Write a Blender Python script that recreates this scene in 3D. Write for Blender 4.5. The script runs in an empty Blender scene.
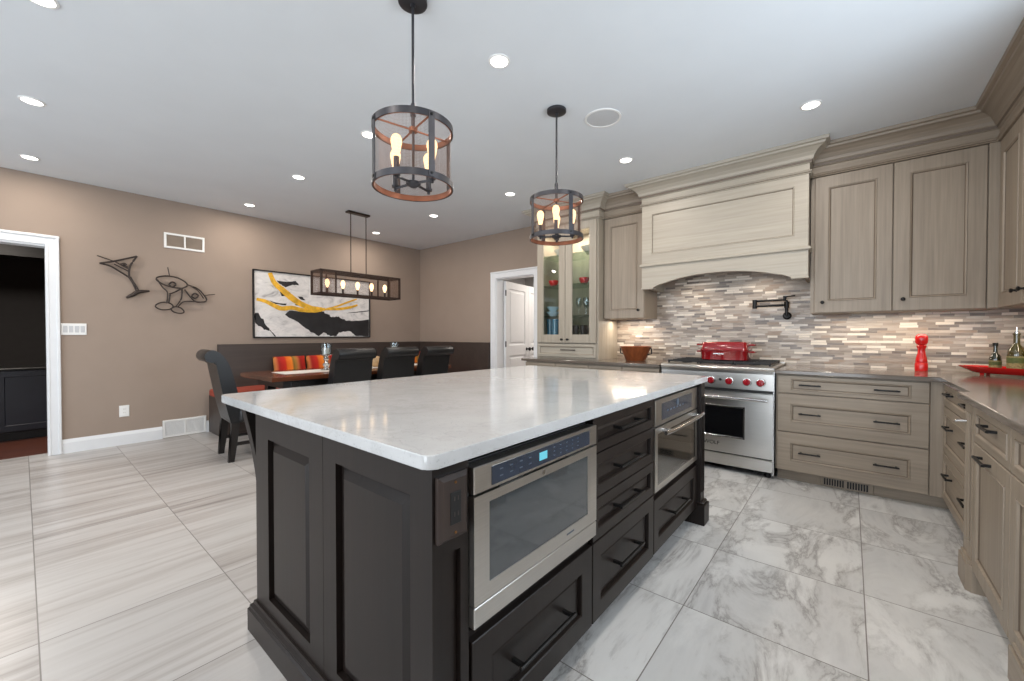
import bpy, bmesh, math, random
from mathutils import Matrix, Vector
random.seed(7)
C = bpy.context.scene.collection
S = bpy.context.scene
PI = math.pi

# ------------------------------------------------------------------ camera
cam_d = bpy.data.cameras.new('camera'); cam = bpy.data.objects.new('camera', cam_d); C.objects.link(cam)
cam.location = (0, 0, 1.187)
cam.rotation_euler = (math.radians(90 - 0.77), 0, math.radians(39.7))
cam_d.sensor_width = 36; cam_d.lens = 407 * 36 / 1024; cam_d.clip_start = 0.02
S.camera = cam
# ------------------------------------------------------------------ world, exposure
W = bpy.data.worlds.new('World'); S.world = W; W.use_nodes = True
W.node_tree.nodes['Background'].inputs[0].default_value = (0.75, 0.87, 1.0, 1)
W.node_tree.nodes['Background'].inputs[1].default_value = 1.0
S.view_settings.view_transform = 'Standard'; S.view_settings.look = 'None'
S.view_settings.exposure = -0.22; S.view_settings.gamma = 1; S.view_settings.use_curve_mapping = False
S.cycles.use_denoising = True
S.cycles.max_bounces = 10; S.cycles.diffuse_bounces = 6; S.cycles.glossy_bounces = 5
S.cycles.transparent_max_bounces = 16; S.cycles.caustics_reflective = False; S.cycles.caustics_refractive = False
S.cycles.sample_clamp_indirect = 6
# ------------------------------------------------------------------ large lights (daylight through the windows behind the camera, under-cabinet strips)
def area(name, loc, rot, sx, sy, power, col, shape='RECTANGLE', spread=PI):
    d = bpy.data.lights.new(name, 'AREA'); d.shape = shape; d.size = sx
    if shape in ('RECTANGLE', 'ELLIPSE'): d.size_y = sy
    d.energy = power; d.color = col; d.spread = spread
    o = bpy.data.objects.new(name, d); C.objects.link(o); o.location = loc; o.rotation_euler = rot
    return o
DAY = (0.86, 0.93, 1.0); WARM = (1.0, 0.86, 0.70); NEUT = (1.0, 0.90, 0.80)
area('daylight_rear_window', (-3.9, -3.13, 1.45), (PI / 2, 0, 0), 2.4, 2.0, 85, DAY)
area('daylight_patio_door', (-0.9, -3.13, 1.25), (PI / 2, 0, 0), 2.4, 2.3, 120, DAY)
area('daylight_sink_window', (1.10, 1.9, 1.6), (0, PI / 2, 0), 1.0, 1.6, 58, (0.80, 0.90, 1.0))
area('hallway_fill', (-3.5, 6.2, 2.55), (0, 0, 0), 0.6, 0.6, 44, NEUT)  # unseen fill added to brighten the hall, no fixture
area('side_room_fill', (-7.2, -0.3, 2.50), (0, 0, 0), 0.5, 0.5, 45, NEUT)  # added fill without a lamp body, lifts the dark side room
area('under_cabinet_strip', (0.24, 4.47, 1.355), (0, 0, 0), 0.85, 0.03, 4.2, WARM)
area('under_cabinet_strip', (-1.95, 4.47, 1.352), (0, 0, 0), 0.40, 0.03, 4.0, WARM)
area('under_cabinet_strip', (0.97, 3.9, 1.355), (0, 0, 0), 0.03, 0.9, 3.8, WARM)
area('display_cabinet_light', (-2.62, 4.40, 2.46), (0, 0, 0), 0.5, 0.1, 13.0, WARM)

# ================================================================== helpers
WM = {}
class MB:
    def __init__(s): s.bm = bmesh.new()
    def merge(s, b, M=None):
        if M is not None: b.transform(M)
        me = bpy.data.meshes.new('t'); b.to_mesh(me); b.free(); s.bm.from_mesh(me); bpy.data.meshes.remove(me)
        return s
    def box(s, x0, x1, y0, y1, z0, z1, bev=0.0, M=None, seg=1):
        if x0 > x1: x0, x1 = x1, x0
        if y0 > y1: y0, y1 = y1, y0
        if z0 > z1: z0, z1 = z1, z0
        b = bmesh.new(); bmesh.ops.create_cube(b, size=1)
        for v in b.verts:
            v.co = Vector((x0 + (v.co.x + .5) * (x1 - x0), y0 + (v.co.y + .5) * (y1 - y0), z0 + (v.co.z + .5) * (z1 - z0)))
        if bev > 0:
            bev = min(bev, .45 * min(x1 - x0, y1 - y0, z1 - z0))
            bmesh.ops.bevel(b, geom=b.edges[:], offset=bev, segments=seg, affect='EDGES', profile=.5)
        return s.merge(b, M)
    def lathe(s, prof, c=(0, 0, 0), n=24, M=None, axis='z'):
        b = bmesh.new(); rings = []
        for r, z in prof:
            if r < 1e-6: rings.append([b.verts.new((0, 0, z))])
            else: rings.append([b.verts.new((r * math.cos(2 * PI * i / n), r * math.sin(2 * PI * i / n), z)) for i in range(n)])
        for a, d in zip(rings, rings[1:]):
            for i in range(n):
                j = (i + 1) % n
                if len(a) == 1 and len(d) == 1: continue
                if len(a) == 1: b.faces.new((a[0], d[j], d[i]))
                elif len(d) == 1: b.faces.new((a[i], a[j], d[0]))
                else: b.faces.new((a[i], a[j], d[j], d[i]))
        R = Matrix.Identity(4)
        if axis == 'x': R = Matrix.Rotation(PI / 2, 4, 'Y')
        if axis == '-y': R = Matrix.Rotation(PI / 2, 4, 'X')
        if axis == '-x': R = Matrix.Rotation(-PI / 2, 4, 'Y')
        T = Matrix.Translation(c) @ R
        bmesh.ops.recalc_face_normals(b, faces=b.faces[:])
        return s.merge(b, (M @ T) if M is not None else T)
    def tube(s, pts, r, n=10, M=None, closed=False, flat=None):
        P = [Vector(p) for p in pts]; b = bmesh.new(); rings = []; N = len(P)
        for i, p in enumerate(P):
            if closed: t = (P[(i + 1) % N] - P[i - 1])
            else: t = P[min(i + 1, N - 1)] - P[max(i - 1, 0)]
            t.normalize()
            up = Vector((0, 0, 1)) if abs(t.z) < .9 else Vector((0, 1, 0))
            u = t.cross(up).normalized(); v = t.cross(u).normalized()
            rr = r[i] if isinstance(r, (list, tuple)) else r
            k = flat or 1
            rings.append([b.verts.new(p + u * rr * math.cos(2 * PI * j / n) + v * rr * k * math.sin(2 * PI * j / n)) for j in range(n)])
        rng = range(N) if closed else range(N - 1)
        for i in rng:
            a, d = rings[i], rings[(i + 1) % N]
            for j in range(n): b.faces.new((a[j], a[(j + 1) % n], d[(j + 1) % n], d[j]))
        if not closed: b.faces.new(rings[0][::-1]); b.faces.new(rings[-1])
        bmesh.ops.recalc_face_normals(b, faces=b.faces[:])
        return s.merge(b, M)
    def prism(s, poly, h0, h1, axis='y', M=None, bev=0):
        """poly: 2-D outline; axis y: (x,z) along y, x: (y,z) along x, z: (x,y) along z"""
        b = bmesh.new()
        f = {'y': lambda p, h: (p[0], h, p[1]), 'x': lambda p, h: (h, p[0], p[1]), 'z': lambda p, h: (p[0], p[1], h)}[axis]
        A = [b.verts.new(f(p, h0)) for p in poly]; D = [b.verts.new(f(p, h1)) for p in poly]
        n = len(poly)
        for i in range(n): b.faces.new((A[i], A[(i + 1) % n], D[(i + 1) % n], D[i]))
        f1 = b.faces.new(A[::-1]); f2 = b.faces.new(D)
        if bev > 0: bmesh.ops.bevel(b, geom=list(set(f1.edges[:] + f2.edges[:])), offset=bev, segments=2, affect='EDGES', profile=.5)
        bmesh.ops.triangulate(b, faces=[q for q in b.faces if len(q.verts) > 4])
        bmesh.ops.recalc_face_normals(b, faces=b.faces[:])
        return s.merge(b, M)
    def sweep(s, path, prof, M=None, glaze=()):
        """path: xy points (outside to the right of travel); prof: closed outline of (outward, z)"""
        b = bmesh.new(); P = [Vector(p) for p in path]; N = len(P); rings = []
        for i in range(N):
            ds = []
            if i > 0: ds.append((P[i] - P[i - 1]).normalized())
            if i < N - 1: ds.append((P[i + 1] - P[i]).normalized())
            ns = [Vector((d.y, -d.x)) for d in ds]
            m = ns[0] if len(ns) == 1 else (ns[0] + ns[1]) / (1 + ns[0].dot(ns[1]))
            rings.append([b.verts.new((P[i].x + m.x * o, P[i].y + m.y * o, z)) for o, z in prof])
        n = len(prof)
        for a, d in zip(rings, rings[1:]):
            for j in range(n): b.faces.new((a[j], a[(j + 1) % n], d[(j + 1) % n], d[j])).material_index = 1 if j in glaze else 0
        b.faces.new(rings[0][::-1]); b.faces.new(rings[-1])
        bmesh.ops.triangulate(b, faces=[q for q in b.faces if len(q.verts) > 4])
        bmesh.ops.recalc_face_normals(b, faces=b.faces[:])
        return s.merge(b, M)
    def rings(s, w, h, lst, M, u0=0, v0=0, glaze=()):
        """nested rectangles (inset_u, inset_v, depth) lofted: panelled doors and drawers in face space (u, v, d)"""
        b = bmesh.new(); R = []
        for it in lst:
            i, k, d = (it[0], it[0], it[1]) if len(it) == 2 else it
            R.append([b.verts.new((u0 + a, v0 + c, d)) for a, c in ((i, k), (w - i, k), (w - i, h - k), (i, h - k))])
        b.faces.new(R[0][::-1])
        for q, (a, d) in enumerate(zip(R, R[1:])):
            for j in range(4): b.faces.new((a[j], a[(j + 1) % 4], d[(j + 1) % 4], d[j])).material_index = 1 if q in glaze else 0
        b.faces.new(R[-1])
        return s.merge(b, M)
    def put(s, name, mat, parent=None, local=False, smooth=None, uv=None):
        me = bpy.data.meshes.new(name)
        if parent is not None and not local: s.bm.transform(WM[parent.name].inverted())
        bmesh.ops.recalc_face_normals(s.bm, faces=s.bm.faces[:]) if uv == 'n' else None
        s.bm.to_mesh(me); s.bm.free()
        for m_ in (mat if isinstance(mat, (list, tuple)) else (mat,)): me.materials.append(m_)
        if smooth is not None:
            for p in me.polygons: p.use_smooth = True
            me.set_sharp_from_angle(angle=math.radians(smooth))
        o = bpy.data.objects.new(name, me); C.objects.link(o)
        if parent is not None: o.parent = parent; WM[o.name] = WM[parent.name]
        else: WM[o.name] = Matrix.Identity(4)
        return o

def tag(o, label=None, cat=None, group=None, kind=None):
    if label: o['label'] = label
    if cat: o['category'] = cat
    if group: o['group'] = group
    if kind: o['kind'] = kind
    return o
def thing(name, label, cat, loc=(0, 0, 0), rz=0, group=None):
    o = bpy.data.objects.new(name, None); C.objects.link(o); o.location = loc; o.rotation_euler = (0, 0, rz)
    o.empty_display_size = .1
    WM[o.name] = Matrix.Translation(loc) @ Matrix.Rotation(rz, 4, 'Z')
    return tag(o, label, cat, group)
def origin(o, loc):
    """move a single-mesh thing's origin to its base"""
    o.data.transform(Matrix.Translation(-Vector(loc))); o.location = loc; WM[o.name] = Matrix.Translation(loc); return o
def struct(name, mb, mat, smooth=None):
    return tag(mb.put(name, mat, smooth=smooth), kind='structure')
def dup(root, loc, rz, label=None, group=None):
    r = root.copy(); C.objects.link(r); r.location = loc; r.rotation_euler = (0, 0, rz)
    if label: r['label'] = label
    if group: r['group'] = group
    for ch in list(root.children):
        c = ch.copy(); C.objects.link(c); c.parent = r
        for g in ch.children:
            d = g.copy(); C.objects.link(d); d.parent = c
    return r
def face(ox, oy, oz, d):
    """matrix of a vertical face: u runs left-to-right as seen from the front, v up, depth outwards"""
    out = {'-y': Vector((0, -1, 0)), '+y': Vector((0, 1, 0)), '-x': Vector((-1, 0, 0)), '+x': Vector((1, 0, 0))}[d]
    u = Vector((0, 0, 1)).cross(out); v = Vector((0, 0, 1))
    M = Matrix.Identity(4)
    for i in range(3): M[i][0] = u[i]; M[i][1] = v[i]; M[i][2] = out[i]; M[i][3] = (ox, oy, oz)[i]
    return M
def arc(cx, cy, r, a0, a1, n):
    return [(cx + r * math.cos(math.radians(a0 + (a1 - a0) * i / n)), cy + r * math.sin(math.radians(a0 + (a1 - a0) * i / n))) for i in range(n + 1)]

# ================================================================== materials
def srgb(r, g, b):
    f = lambda c: c / 12.92 if c <= .04045 else ((c + .055) / 1.055) ** 2.4
    return (f(r / 255), f(g / 255), f(b / 255), 1)
class NT:
    def __init__(s, name):
        s.m = bpy.data.materials.new(name); s.m.use_nodes = True; s.t = s.m.node_tree; s.b = s.t.nodes['Principled BSDF']
        s.out = s.t.nodes['Material Output']
    def n(s, typ, **k):
        x = s.t.nodes.new(typ)
        for a, v in k.items():
            if a.startswith('i_'):
                key = a[2:]; key = int(key) if key.isdigit() else key
                s.plug(v, x.inputs[key])
            else: setattr(x, a, v)
        return x
    def plug(s, v, inp):
        if isinstance(v, bpy.types.NodeSocket): s.t.links.new(v, inp)
        elif isinstance(v, bpy.types.Node): s.t.links.new(v.outputs[0], inp)
        else: inp.default_value = v
    def math(s, op, a, b=None, c=None):
        x = s.n('ShaderNodeMath', operation=op); s.plug(a, x.inputs[0])
        if b is not None: s.plug(b, x.inputs[1])
        if c is not None: s.plug(c, x.inputs[2])
        return x.outputs[0]
    def obj(s): return s.n('ShaderNodeTexCoord').outputs['Object']
    def mapping(s, vec, sc=(1, 1, 1), rot=(0, 0, 0), loc=(0, 0, 0)):
        x = s.n('ShaderNodeMapping'); s.plug(vec, x.inputs[0]); x.inputs['Scale'].default_value = sc
        x.inputs['Rotation'].default_value = rot; x.inputs['Location'].default_value = loc; return x.outputs[0]
    def noise(s, vec, scale, detail=4, rough=.5, dist=0):
        x = s.n('ShaderNodeTexNoise'); s.plug(vec, x.inputs['Vector']); x.inputs['Scale'].default_value = scale
        x.inputs['Detail'].default_value = detail; x.inputs['Roughness'].default_value = rough; x.inputs['Distortion'].default_value = dist
        return x.outputs[0]
    def ramp(s, fac, stops, interp='LINEAR'):
        x = s.n('ShaderNodeValToRGB'); s.plug(fac, x.inputs[0]); e = x.color_ramp.elements; x.color_ramp.interpolation = interp
        while len(e) < len(stops): e.new(.5)
        for q, (p, c) in zip(e, stops): q.position = p; q.color = c
        return x.outputs[0]
    def mix(s, f, a, b, mode='MIX'):
        x = s.n('ShaderNodeMix', data_type='RGBA', blend_type=mode); s.plug(f, x.inputs[0]); s.plug(a, x.inputs[6]); s.plug(b, x.inputs[7]); return x.outputs[2]
    def bump(s, h, st=.1, d=.01):
        x = s.n('ShaderNodeBump'); s.plug(h, x.inputs['Height']); x.inputs['Strength'].default_value = st; x.inputs['Distance'].default_value = d
        s.t.links.new(x.outputs[0], s.b.inputs['Normal'])
    def fin(s, col=None, rough=None, metal=None, spec=None, coat=None):
        if col is not None: s.plug(col, s.b.inputs['Base Color'])
        if rough is not None: s.plug(rough, s.b.inputs['Roughness'])
        if metal is not None: s.b.inputs['Metallic'].default_value = metal
        if spec is not None: s.b.inputs['Specular IOR Level'].default_value = spec
        if coat is not None: s.b.inputs['Coat Weight'].default_value = coat; s.b.inputs['Coat Roughness'].default_value = .06
        return s.m
def plain(name, rgb, rough=.5, metal=0, var=.06, scale=12, spec=None, coat=None, bump=0):
    t = NT(name); o = t.obj(); nz = t.noise(o, scale, 4)
    c = srgb(*rgb); lo = tuple(x * (1 - var) for x in c[:3]) + (1,); hi = tuple(min(1, x * (1 + var)) for x in c[:3]) + (1,)
    if bump: t.bump(nz, bump, .004)
    return t.fin(t.ramp(nz, [(.3, lo), (.7, hi)]), rough, metal, spec, coat)
def grain(name, lo, hi, axis='z', rough=.45, scale=1.0, spec=None):
    t = NT(name); o = t.obj()
    sc = {'z': (60, 60, 2.0), 'x': (2.0, 60, 60), 'y': (60, 2.0, 60)}[axis]
    sc = tuple(x * scale for x in sc)
    a = t.noise(t.mapping(o, sc), 1, 3, .6); b = t.noise(t.mapping(o, tuple(x * .18 for x in sc)), 1, 4, .6)
    f = t.math('ADD', t.math('MULTIPLY', a, .55), t.math('MULTIPLY', b, .45))
    t.bump(a, .08, .002)
    return t.fin(t.ramp(f, [(.32, srgb(*lo)), (.68, srgb(*hi))]), rough, 0, spec)
def emit(name, rgb, strength):
    t = NT(name); e = t.n('ShaderNodeEmission'); e.inputs[0].default_value = srgb(*rgb); e.inputs[1].default_value = strength
    t.t.links.new(e.outputs[0], t.out.inputs[0]); return t.m
def glassy(name, tint, alpha, rough=.02):
    t = NT(name); tr = t.n('ShaderNodeBsdfTransparent'); tr.inputs[0].default_value = tint
    gl = t.n('ShaderNodeBsdfGlossy'); gl.inputs['Roughness'].default_value = rough
    fr = t.n('ShaderNodeLayerWeight'); fr.inputs[0].default_value = .5
    f = t.math('ADD', t.math('MULTIPLY', t.math('POWER', fr.outputs['Facing'], 4), .6), alpha + .04)
    mx = t.n('ShaderNodeMixShader'); t.plug(f, mx.inputs[0]); t.plug(tr.outputs[0], mx.inputs[1]); t.plug(gl.outputs[0], mx.inputs[2])
    t.t.links.new(mx.outputs[0], t.out.inputs[0]); return t.m

M = {}
M['ceiling'] = plain('ceiling_paint', (219, 224, 228), .85, var=.015, scale=3)
M['wall'] = plain('taupe_paint', (152, 136, 123), .8, var=.02, scale=5)
M['hall'] = plain('pale_paint', (205, 205, 205), .8, var=.02)
M['trim'] = plain('white_trim_paint', (226, 228, 230), .4, var=.015)
M['white'] = plain('white_plastic', (232, 232, 230), .35, var=.01)
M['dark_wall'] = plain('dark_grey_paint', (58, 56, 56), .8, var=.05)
M['navy'] = plain('dark_navy_lacquer', (34, 37, 48), .4, var=.06)
M['black'] = plain('black_metal', (22, 21, 21), .42, .4, var=.1)
M['black_gap'] = plain('black_plastic_and_gap_shade', (8, 8, 9), .5, var=.1)
M['iron'] = plain('cast_iron', (24, 24, 26), .55, .2, var=.15, bump=.1)
M['cab'] = grain('greige_glazed_wood', (131, 119, 105), (156, 143, 127), 'z')
M['cabh'] = grain('greige_glazed_wood_horizontal', (131, 119, 105), (156, 143, 127), 'x')
M['caby'] = grain('greige_glazed_wood_lengthwise', (131, 119, 105), (156, 143, 127), 'y')
M['pale'] = grain('pale_glazed_wood', (156, 148, 135), (176, 168, 154), 'x')
M['palev'] = grain('pale_glazed_wood_vertical', (146, 137, 123), (168, 159, 145), 'z')
M['glaze'] = plain('dark_glaze', (100, 87, 74), .5)
M['esp'] = grain('espresso_wood', (23, 18, 16), (34, 27, 24), 'z', .38, .8, .3)
M['outwood'] = grain('brown_outlet_wood', (40, 31, 28), (54, 43, 38), 'z', .4)
M['counter'] = plain('taupe_quartz', (100, 91, 83), .12, var=.12, scale=160)
M['red'] = plain('red_enamel', (134, 8, 16), .12, var=.04, coat=.8)
M['redl'] = plain('red_lacquer', (204, 24, 24), .18, var=.04, coat=.5)
M['redknob'] = plain('red_knob_plastic', (148, 10, 26), .2, var=.03, coat=.5)
M['leather'] = plain('black_leather', (22, 23, 25), .34, var=.25, scale=70, bump=.25)
M['leather_side'] = plain('dark_brown_leather', (56, 47, 43), .45, var=.12, scale=60, bump=.15)
M['dwood'] = grain('dark_bench_wood', (50, 41, 37), (66, 55, 49), 'y', .45, .7)
M['legwood'] = plain('black_wood', (26, 22, 21), .4, var=.1)
M['twood'] = grain('walnut_table', (70, 38, 24), (112, 64, 42), 'y', .18, .6)
M['cushion'] = plain('terracotta_fabric', (150, 62, 44), .9, var=.15, scale=200, bump=.2)
M['runner'] = plain('white_linen', (214, 210, 204), .9, var=.05, scale=150, bump=.1)
M['bronze'] = plain('oil_rubbed_bronze', (70, 70, 74), .40, .75, var=.12)
M['brownbronze'] = plain('brown_bronze', (58, 44, 38), .45, .5, var=.12)
M['copper'] = plain('copper_brown_metal', (150, 96, 72), .42, .6, var=.15)
M['bronzeart'] = plain('dark_pewter_metal', (62, 54, 50), .45, .6, var=.2, scale=60)
M['chrome'] = plain('chrome', (205, 205, 205), .15, 1, var=.03)
M['brass'] = plain('brass_screw', (150, 110, 70), .3, 1)
M['ovenglass'] = plain('black_oven_glass', (14, 15, 17), .05, 0, var=.1, coat=1)
M['mwglass'] = plain('reflection_tinted_glass', (52, 58, 62), .06, 0, var=.1, coat=1)  # slate base colour stands in for a bluish reflection
M['display'] = emit('cyan_display', (120, 215, 235), 1.1)
M['panelglass'] = plain('slate_glass_panel', (42, 52, 66), .12, 0, var=.12, coat=.6)
M['marks'] = plain('pale_panel_print', (84, 94, 106), .4)
M['lens'] = emit('lamp_lens', (255, 250, 240), 9)
M['bulb'] = emit('warm_bulb', (255, 216, 168), 2.8)
M['pane'] = glassy('clear_pane', (.93, .95, .94, 1), .0)
M['ovenpane'] = glassy('tinted_oven_glass', (.42, .42, .41, 1), .22, .06)
M['glassware'] = glassy('clear_glassware', (.90, .93, .94, 1), .06)
M['shelfglass'] = glassy('shelf_glass', (.75, .86, .80, 1), .08)
M['blueglass'] = plain('blue_glaze', (58, 120, 152), .15, var=.12, coat=.5)
M['china'] = plain('pale_blue_china', (176, 206, 222), .15, var=.04, coat=.5)
M['whitechina'] = plain('white_china', (226, 222, 214), .15, var=.02, coat=.5)
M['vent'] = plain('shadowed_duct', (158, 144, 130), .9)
M['oilglass'] = plain('olive_bottle_glass', (58, 52, 10), .06, var=.2, coat=1)
M['darkglass'] = plain('dark_green_bottle_glass', (34, 36, 18), .06, var=.2, coat=1)
M['label'] = plain('cream_paper_label', (120, 116, 76), .7, var=.4, scale=90)
M['labelg'] = plain('green_print', (70, 84, 40), .7, var=.2, scale=90)
M['hallfloor'] = grain('dark_red_wood_floor', (66, 36, 28), (108, 62, 48), 'y', .3, .5)
M['ball'] = plain('cream_and_tan_ceramic', (176, 146, 106), .5, var=.35, scale=14)
M['speakergrille'] = plain('white_perforated_grille', (196, 198, 200), .7, var=.05, scale=300)

def steel(name, ax):
    t = NT(name); o = t.obj(); sc = {'x': (2, 420, 420), 'y': (420, 2, 420), 'z': (420, 420, 2)}[ax]
    a = t.noise(t.mapping(o, sc), 1, 3, .6); return t.fin(t.ramp(a, [(.3, srgb(196, 194, 190)), (.7, srgb(206, 204, 200))]), t.math('MULTIPLY_ADD', a, .04, .27), 1)
M['steel'] = steel('brushed_steel', 'x'); M['steely'] = steel('brushed_steel_lengthwise', 'y')

def quartz():
    t = NT('white_quartz'); o = t.obj()
    w = t.noise(o, 2.2, 5, .6, 1.5)
    v = t.math('ABSOLUTE', t.math('SUBTRACT', w, .5))
    vein = t.ramp(v, [(0, (1, 1, 1, 1)), (.025, (0, 0, 0, 1))])
    sp = t.noise(o, 140, 2); m = t.noise(o, 5, 6, .7)
    c = t.ramp(m, [(.3, srgb(178, 179, 179)), (.7, srgb(191, 192, 192))])
    c = t.mix(t.math('MULTIPLY', vein, .16), c, srgb(140, 137, 134))
    c = t.mix(t.math('MULTIPLY', t.math('GREATER_THAN', sp, .66), .25), c, srgb(120, 118, 116))
    return t.fin(c, .11, 0, .5, .2)
M['quartz'] = quartz()

def tile_floor():
    t = NT('veined_porcelain_tile'); o = t.obj(); sx = t.n('ShaderNodeSeparateXYZ'); t.plug(o, sx.inputs[0])
    x, y = sx.outputs[0], sx.outputs[1]
    left = t.math('LESS_THAN', x, -2.39)
    size = t.math('MULTIPLY_ADD', left, .6125, .6125)
    u = t.math('DIVIDE', t.math('ADD', x, 2.39), size); v = t.math('DIVIDE', t.math('SUBTRACT', y, .03), .605)
    iu, iv = t.math('FLOOR', u), t.math('FLOOR', v); fu, fv = t.math('FRACT', u), t.math('FRACT', v)
    du = t.math('MULTIPLY', t.math('MINIMUM', fu, t.math('SUBTRACT', 1, fu)), size)
    dv = t.math('MULTIPLY', t.math('MINIMUM', fv, t.math('SUBTRACT', 1, fv)), .605)
    grout = t.math('LESS_THAN', t.math('MINIMUM', du, dv), .0022)
    idv = t.n('ShaderNodeCombineXYZ'); t.plug(iu, idv.inputs[0]); t.plug(iv, idv.inputs[1])
    wn = t.n('ShaderNodeTexWhiteNoise', noise_dimensions='2D'); t.plug(idv, wn.inputs[0])
    off = t.n('ShaderNodeVectorMath', operation='SCALE'); t.plug(wn.outputs['Color'], off.inputs[0]); off.inputs['Scale'].default_value = 30
    ad = t.n('ShaderNodeVectorMath', operation='ADD'); t.plug(o, ad.inputs[0]); t.plug(off.outputs[0], ad.inputs[1])
    p = ad.outputs[0]
    # long straight streaks (dining side)
    st = t.noise(t.mapping(p, (7.5, .55, 1), (0, 0, -.05)), 1, 7, .62, .35)
    st2 = t.noise(t.mapping(p, (22, .9, 1), (0, 0, -.05)), 1, 5, .6, .5)
    cs = t.ramp(t.math('ADD', t.math('MULTIPLY', st, .7), t.math('MULTIPLY', st2, .3)),
                [(.32, srgb(130, 125, 121)), (.43, srgb(164, 159, 155)), (.54, srgb(182, 179, 176)), (.72, srgb(190, 188, 185))])
    # cloudy marble veins (kitchen side); brighter light painted into the paler base
    q = t.mapping(p, (2.7, .95, 1), (0, 0, .30))
    n1 = t.noise(q, 1.5, 9, .66, .6); n2 = t.noise(q, 1.1, 5, .6, .8)
    rid = t.math('ABSOLUTE', t.math('SUBTRACT', n1, .5))
    vein = t.ramp(rid, [(0, (1, 1, 1, 1)), (.018, (.5, .5, .5, 1)), (.075, (0, 0, 0, 1))])
    vm = t.math('MULTIPLY', vein, t.ramp(n2, [(.36, (0, 0, 0, 1)), (.56, (1, 1, 1, 1))]))
    cl = t.ramp(n1, [(.3, srgb(188, 188, 187)), (.5, srgb(212, 212, 210)), (.7, srgb(222, 222, 220))])
    cm = t.mix(t.math('MULTIPLY', vm, .82), cl, srgb(132, 129, 127))
    side = t.math('LESS_THAN', x, -1.1)
    c = t.mix(side, cm, cs)
    c = t.mix(grout, c, srgb(122, 118, 114))
    t.bump(t.math('SUBTRACT', 1, grout), .3, .002)
    return t.fin(c, .3, 0, .4)
M['tile'] = tile_floor()

def mosaic():
    t = NT('linear_mosaic_tile'); o = t.obj(); sx = t.n('ShaderNodeSeparateXYZ'); t.plug(o, sx.inputs[0])
    u = t.math('ADD', sx.outputs[0], sx.outputs[1]); z = sx.outputs[2]
    row = t.math('DIVIDE', z, .0215); ir = t.math('FLOOR', row); fr = t.math('FRACT', row)
    w1 = t.n('ShaderNodeTexWhiteNoise', noise_dimensions='1D'); t.plug(ir, w1.inputs['W'])
    w2 = t.n('ShaderNodeTexWhiteNoise', noise_dimensions='1D'); t.plug(t.math('ADD', ir, 77.3), w2.inputs['W'])
    width = t.math('MULTIPLY_ADD', w2.outputs[0], .05, .075)
    uu = t.math('ADD', t.math('DIVIDE', u, width), t.math('MULTIPLY', w1.outputs[0], 9)); iu = t.math('FLOOR', uu); fu = t.math('FRACT', uu)
    cv = t.n('ShaderNodeCombineXYZ'); t.plug(iu, cv.inputs[0]); t.plug(ir, cv.inputs[1])
    wn = t.n('ShaderNodeTexWhiteNoise', noise_dimensions='2D'); t.plug(cv, wn.inputs[0])
    c = t.ramp(wn.outputs[0], [(0, srgb(178, 164, 148)), (.2, srgb(148, 133, 118)), (.38, srgb(92, 79, 69)), (.50, srgb(162, 149, 135)),
                               (.66, srgb(126, 112, 99)), (.78, srgb(226, 215, 200)), (.91, srgb(146, 126, 108))], 'CONSTANT')
    st = t.noise(t.mapping(o, (12, 12, 90)), 1, 3)
    c = t.mix(.18, c, t.ramp(st, [(.3, srgb(120, 112, 104)), (.7, srgb(220, 214, 206))]), 'MIX')
    du = t.math('MULTIPLY', t.math('MINIMUM', fu, t.math('SUBTRACT', 1, fu)), width)
    dv = t.math('MULTIPLY', t.math('MINIMUM', fr, t.math('SUBTRACT', 1, fr)), .0215)
    g = t.math('LESS_THAN', t.math('MINIMUM', du, dv), .0009)
    c = t.mix(g, c, srgb(150, 140, 130))
    t.bump(t.math('MULTIPLY', wn.outputs[0], t.math('SUBTRACT', 1, g)), .35, .003)
    return t.fin(c, t.math('MULTIPLY_ADD', wn.outputs[0], .25, .18), 0)
M['mosaic'] = mosaic()

def screen(name, cell, fill, col):
    """fine wire mesh: real holes in an alpha pattern fixed to the sheet"""
    t = NT(name); o = t.obj(); sx = t.n('ShaderNodeSeparateXYZ'); t.plug(o, sx.inputs[0])
    ang = t.math('MULTIPLY', t.math('ARCTAN2', sx.outputs[1], sx.outputs[0]), .18)
    u = ang if cell[0] == 'r' else t.math('ADD', sx.outputs[0], sx.outputs[1])
    cs = .006
    a = t.math('LESS_THAN', t.math('FRACT', t.math('DIVIDE', u, cs)), fill)
    b = t.math('LESS_THAN', t.math('FRACT', t.math('DIVIDE', sx.outputs[2], cs)), fill)
    al = t.math('MAXIMUM', a, b)
    t.plug(al, t.b.inputs['Alpha'])
    return t.fin(srgb(*col), .45, .4)
M['screen_round'] = screen('round_wire_mesh', 'r', .11, (120, 88, 72))
M['screen_flat'] = screen('flat_wire_mesh', 'f', .13, (110, 84, 70))

def stripes():
    t = NT('striped_orange_fabric'); o = t.obj(); sx = t.n('ShaderNodeSeparateXYZ'); t.plug(o, sx.inputs[0])
    f = t.math('FRACT', t.math('ADD', t.math('DIVIDE', sx.outputs[1], .27), .5))
    c = t.ramp(f, [(0, srgb(168, 22, 18)), (.22, srgb(196, 40, 20)), (.30, srgb(226, 104, 26)), (.52, srgb(238, 132, 40)), (.60, srgb(132, 100, 38)), (.70, srgb(166, 124, 56)), (.82, srgb(196, 110, 60)), (.93, srgb(160, 30, 20))])
    n = t.noise(o, 240, 2); t.bump(n, .2, .002)
    return t.fin(c, .9)
M['stripe'] = stripes()
def canvas():
    t = NT('painted_canvas_ground'); o = t.obj(); n = t.noise(t.mapping(o, (1, 3, 5)), 1.6, 7, .65, 1.2)
    return t.fin(t.ramp(n, [(.3, srgb(150, 148, 148)), (.42, srgb(206, 204, 202)), (.6, srgb(226, 223, 220)), (.75, srgb(196, 190, 186))]), .6)
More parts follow.
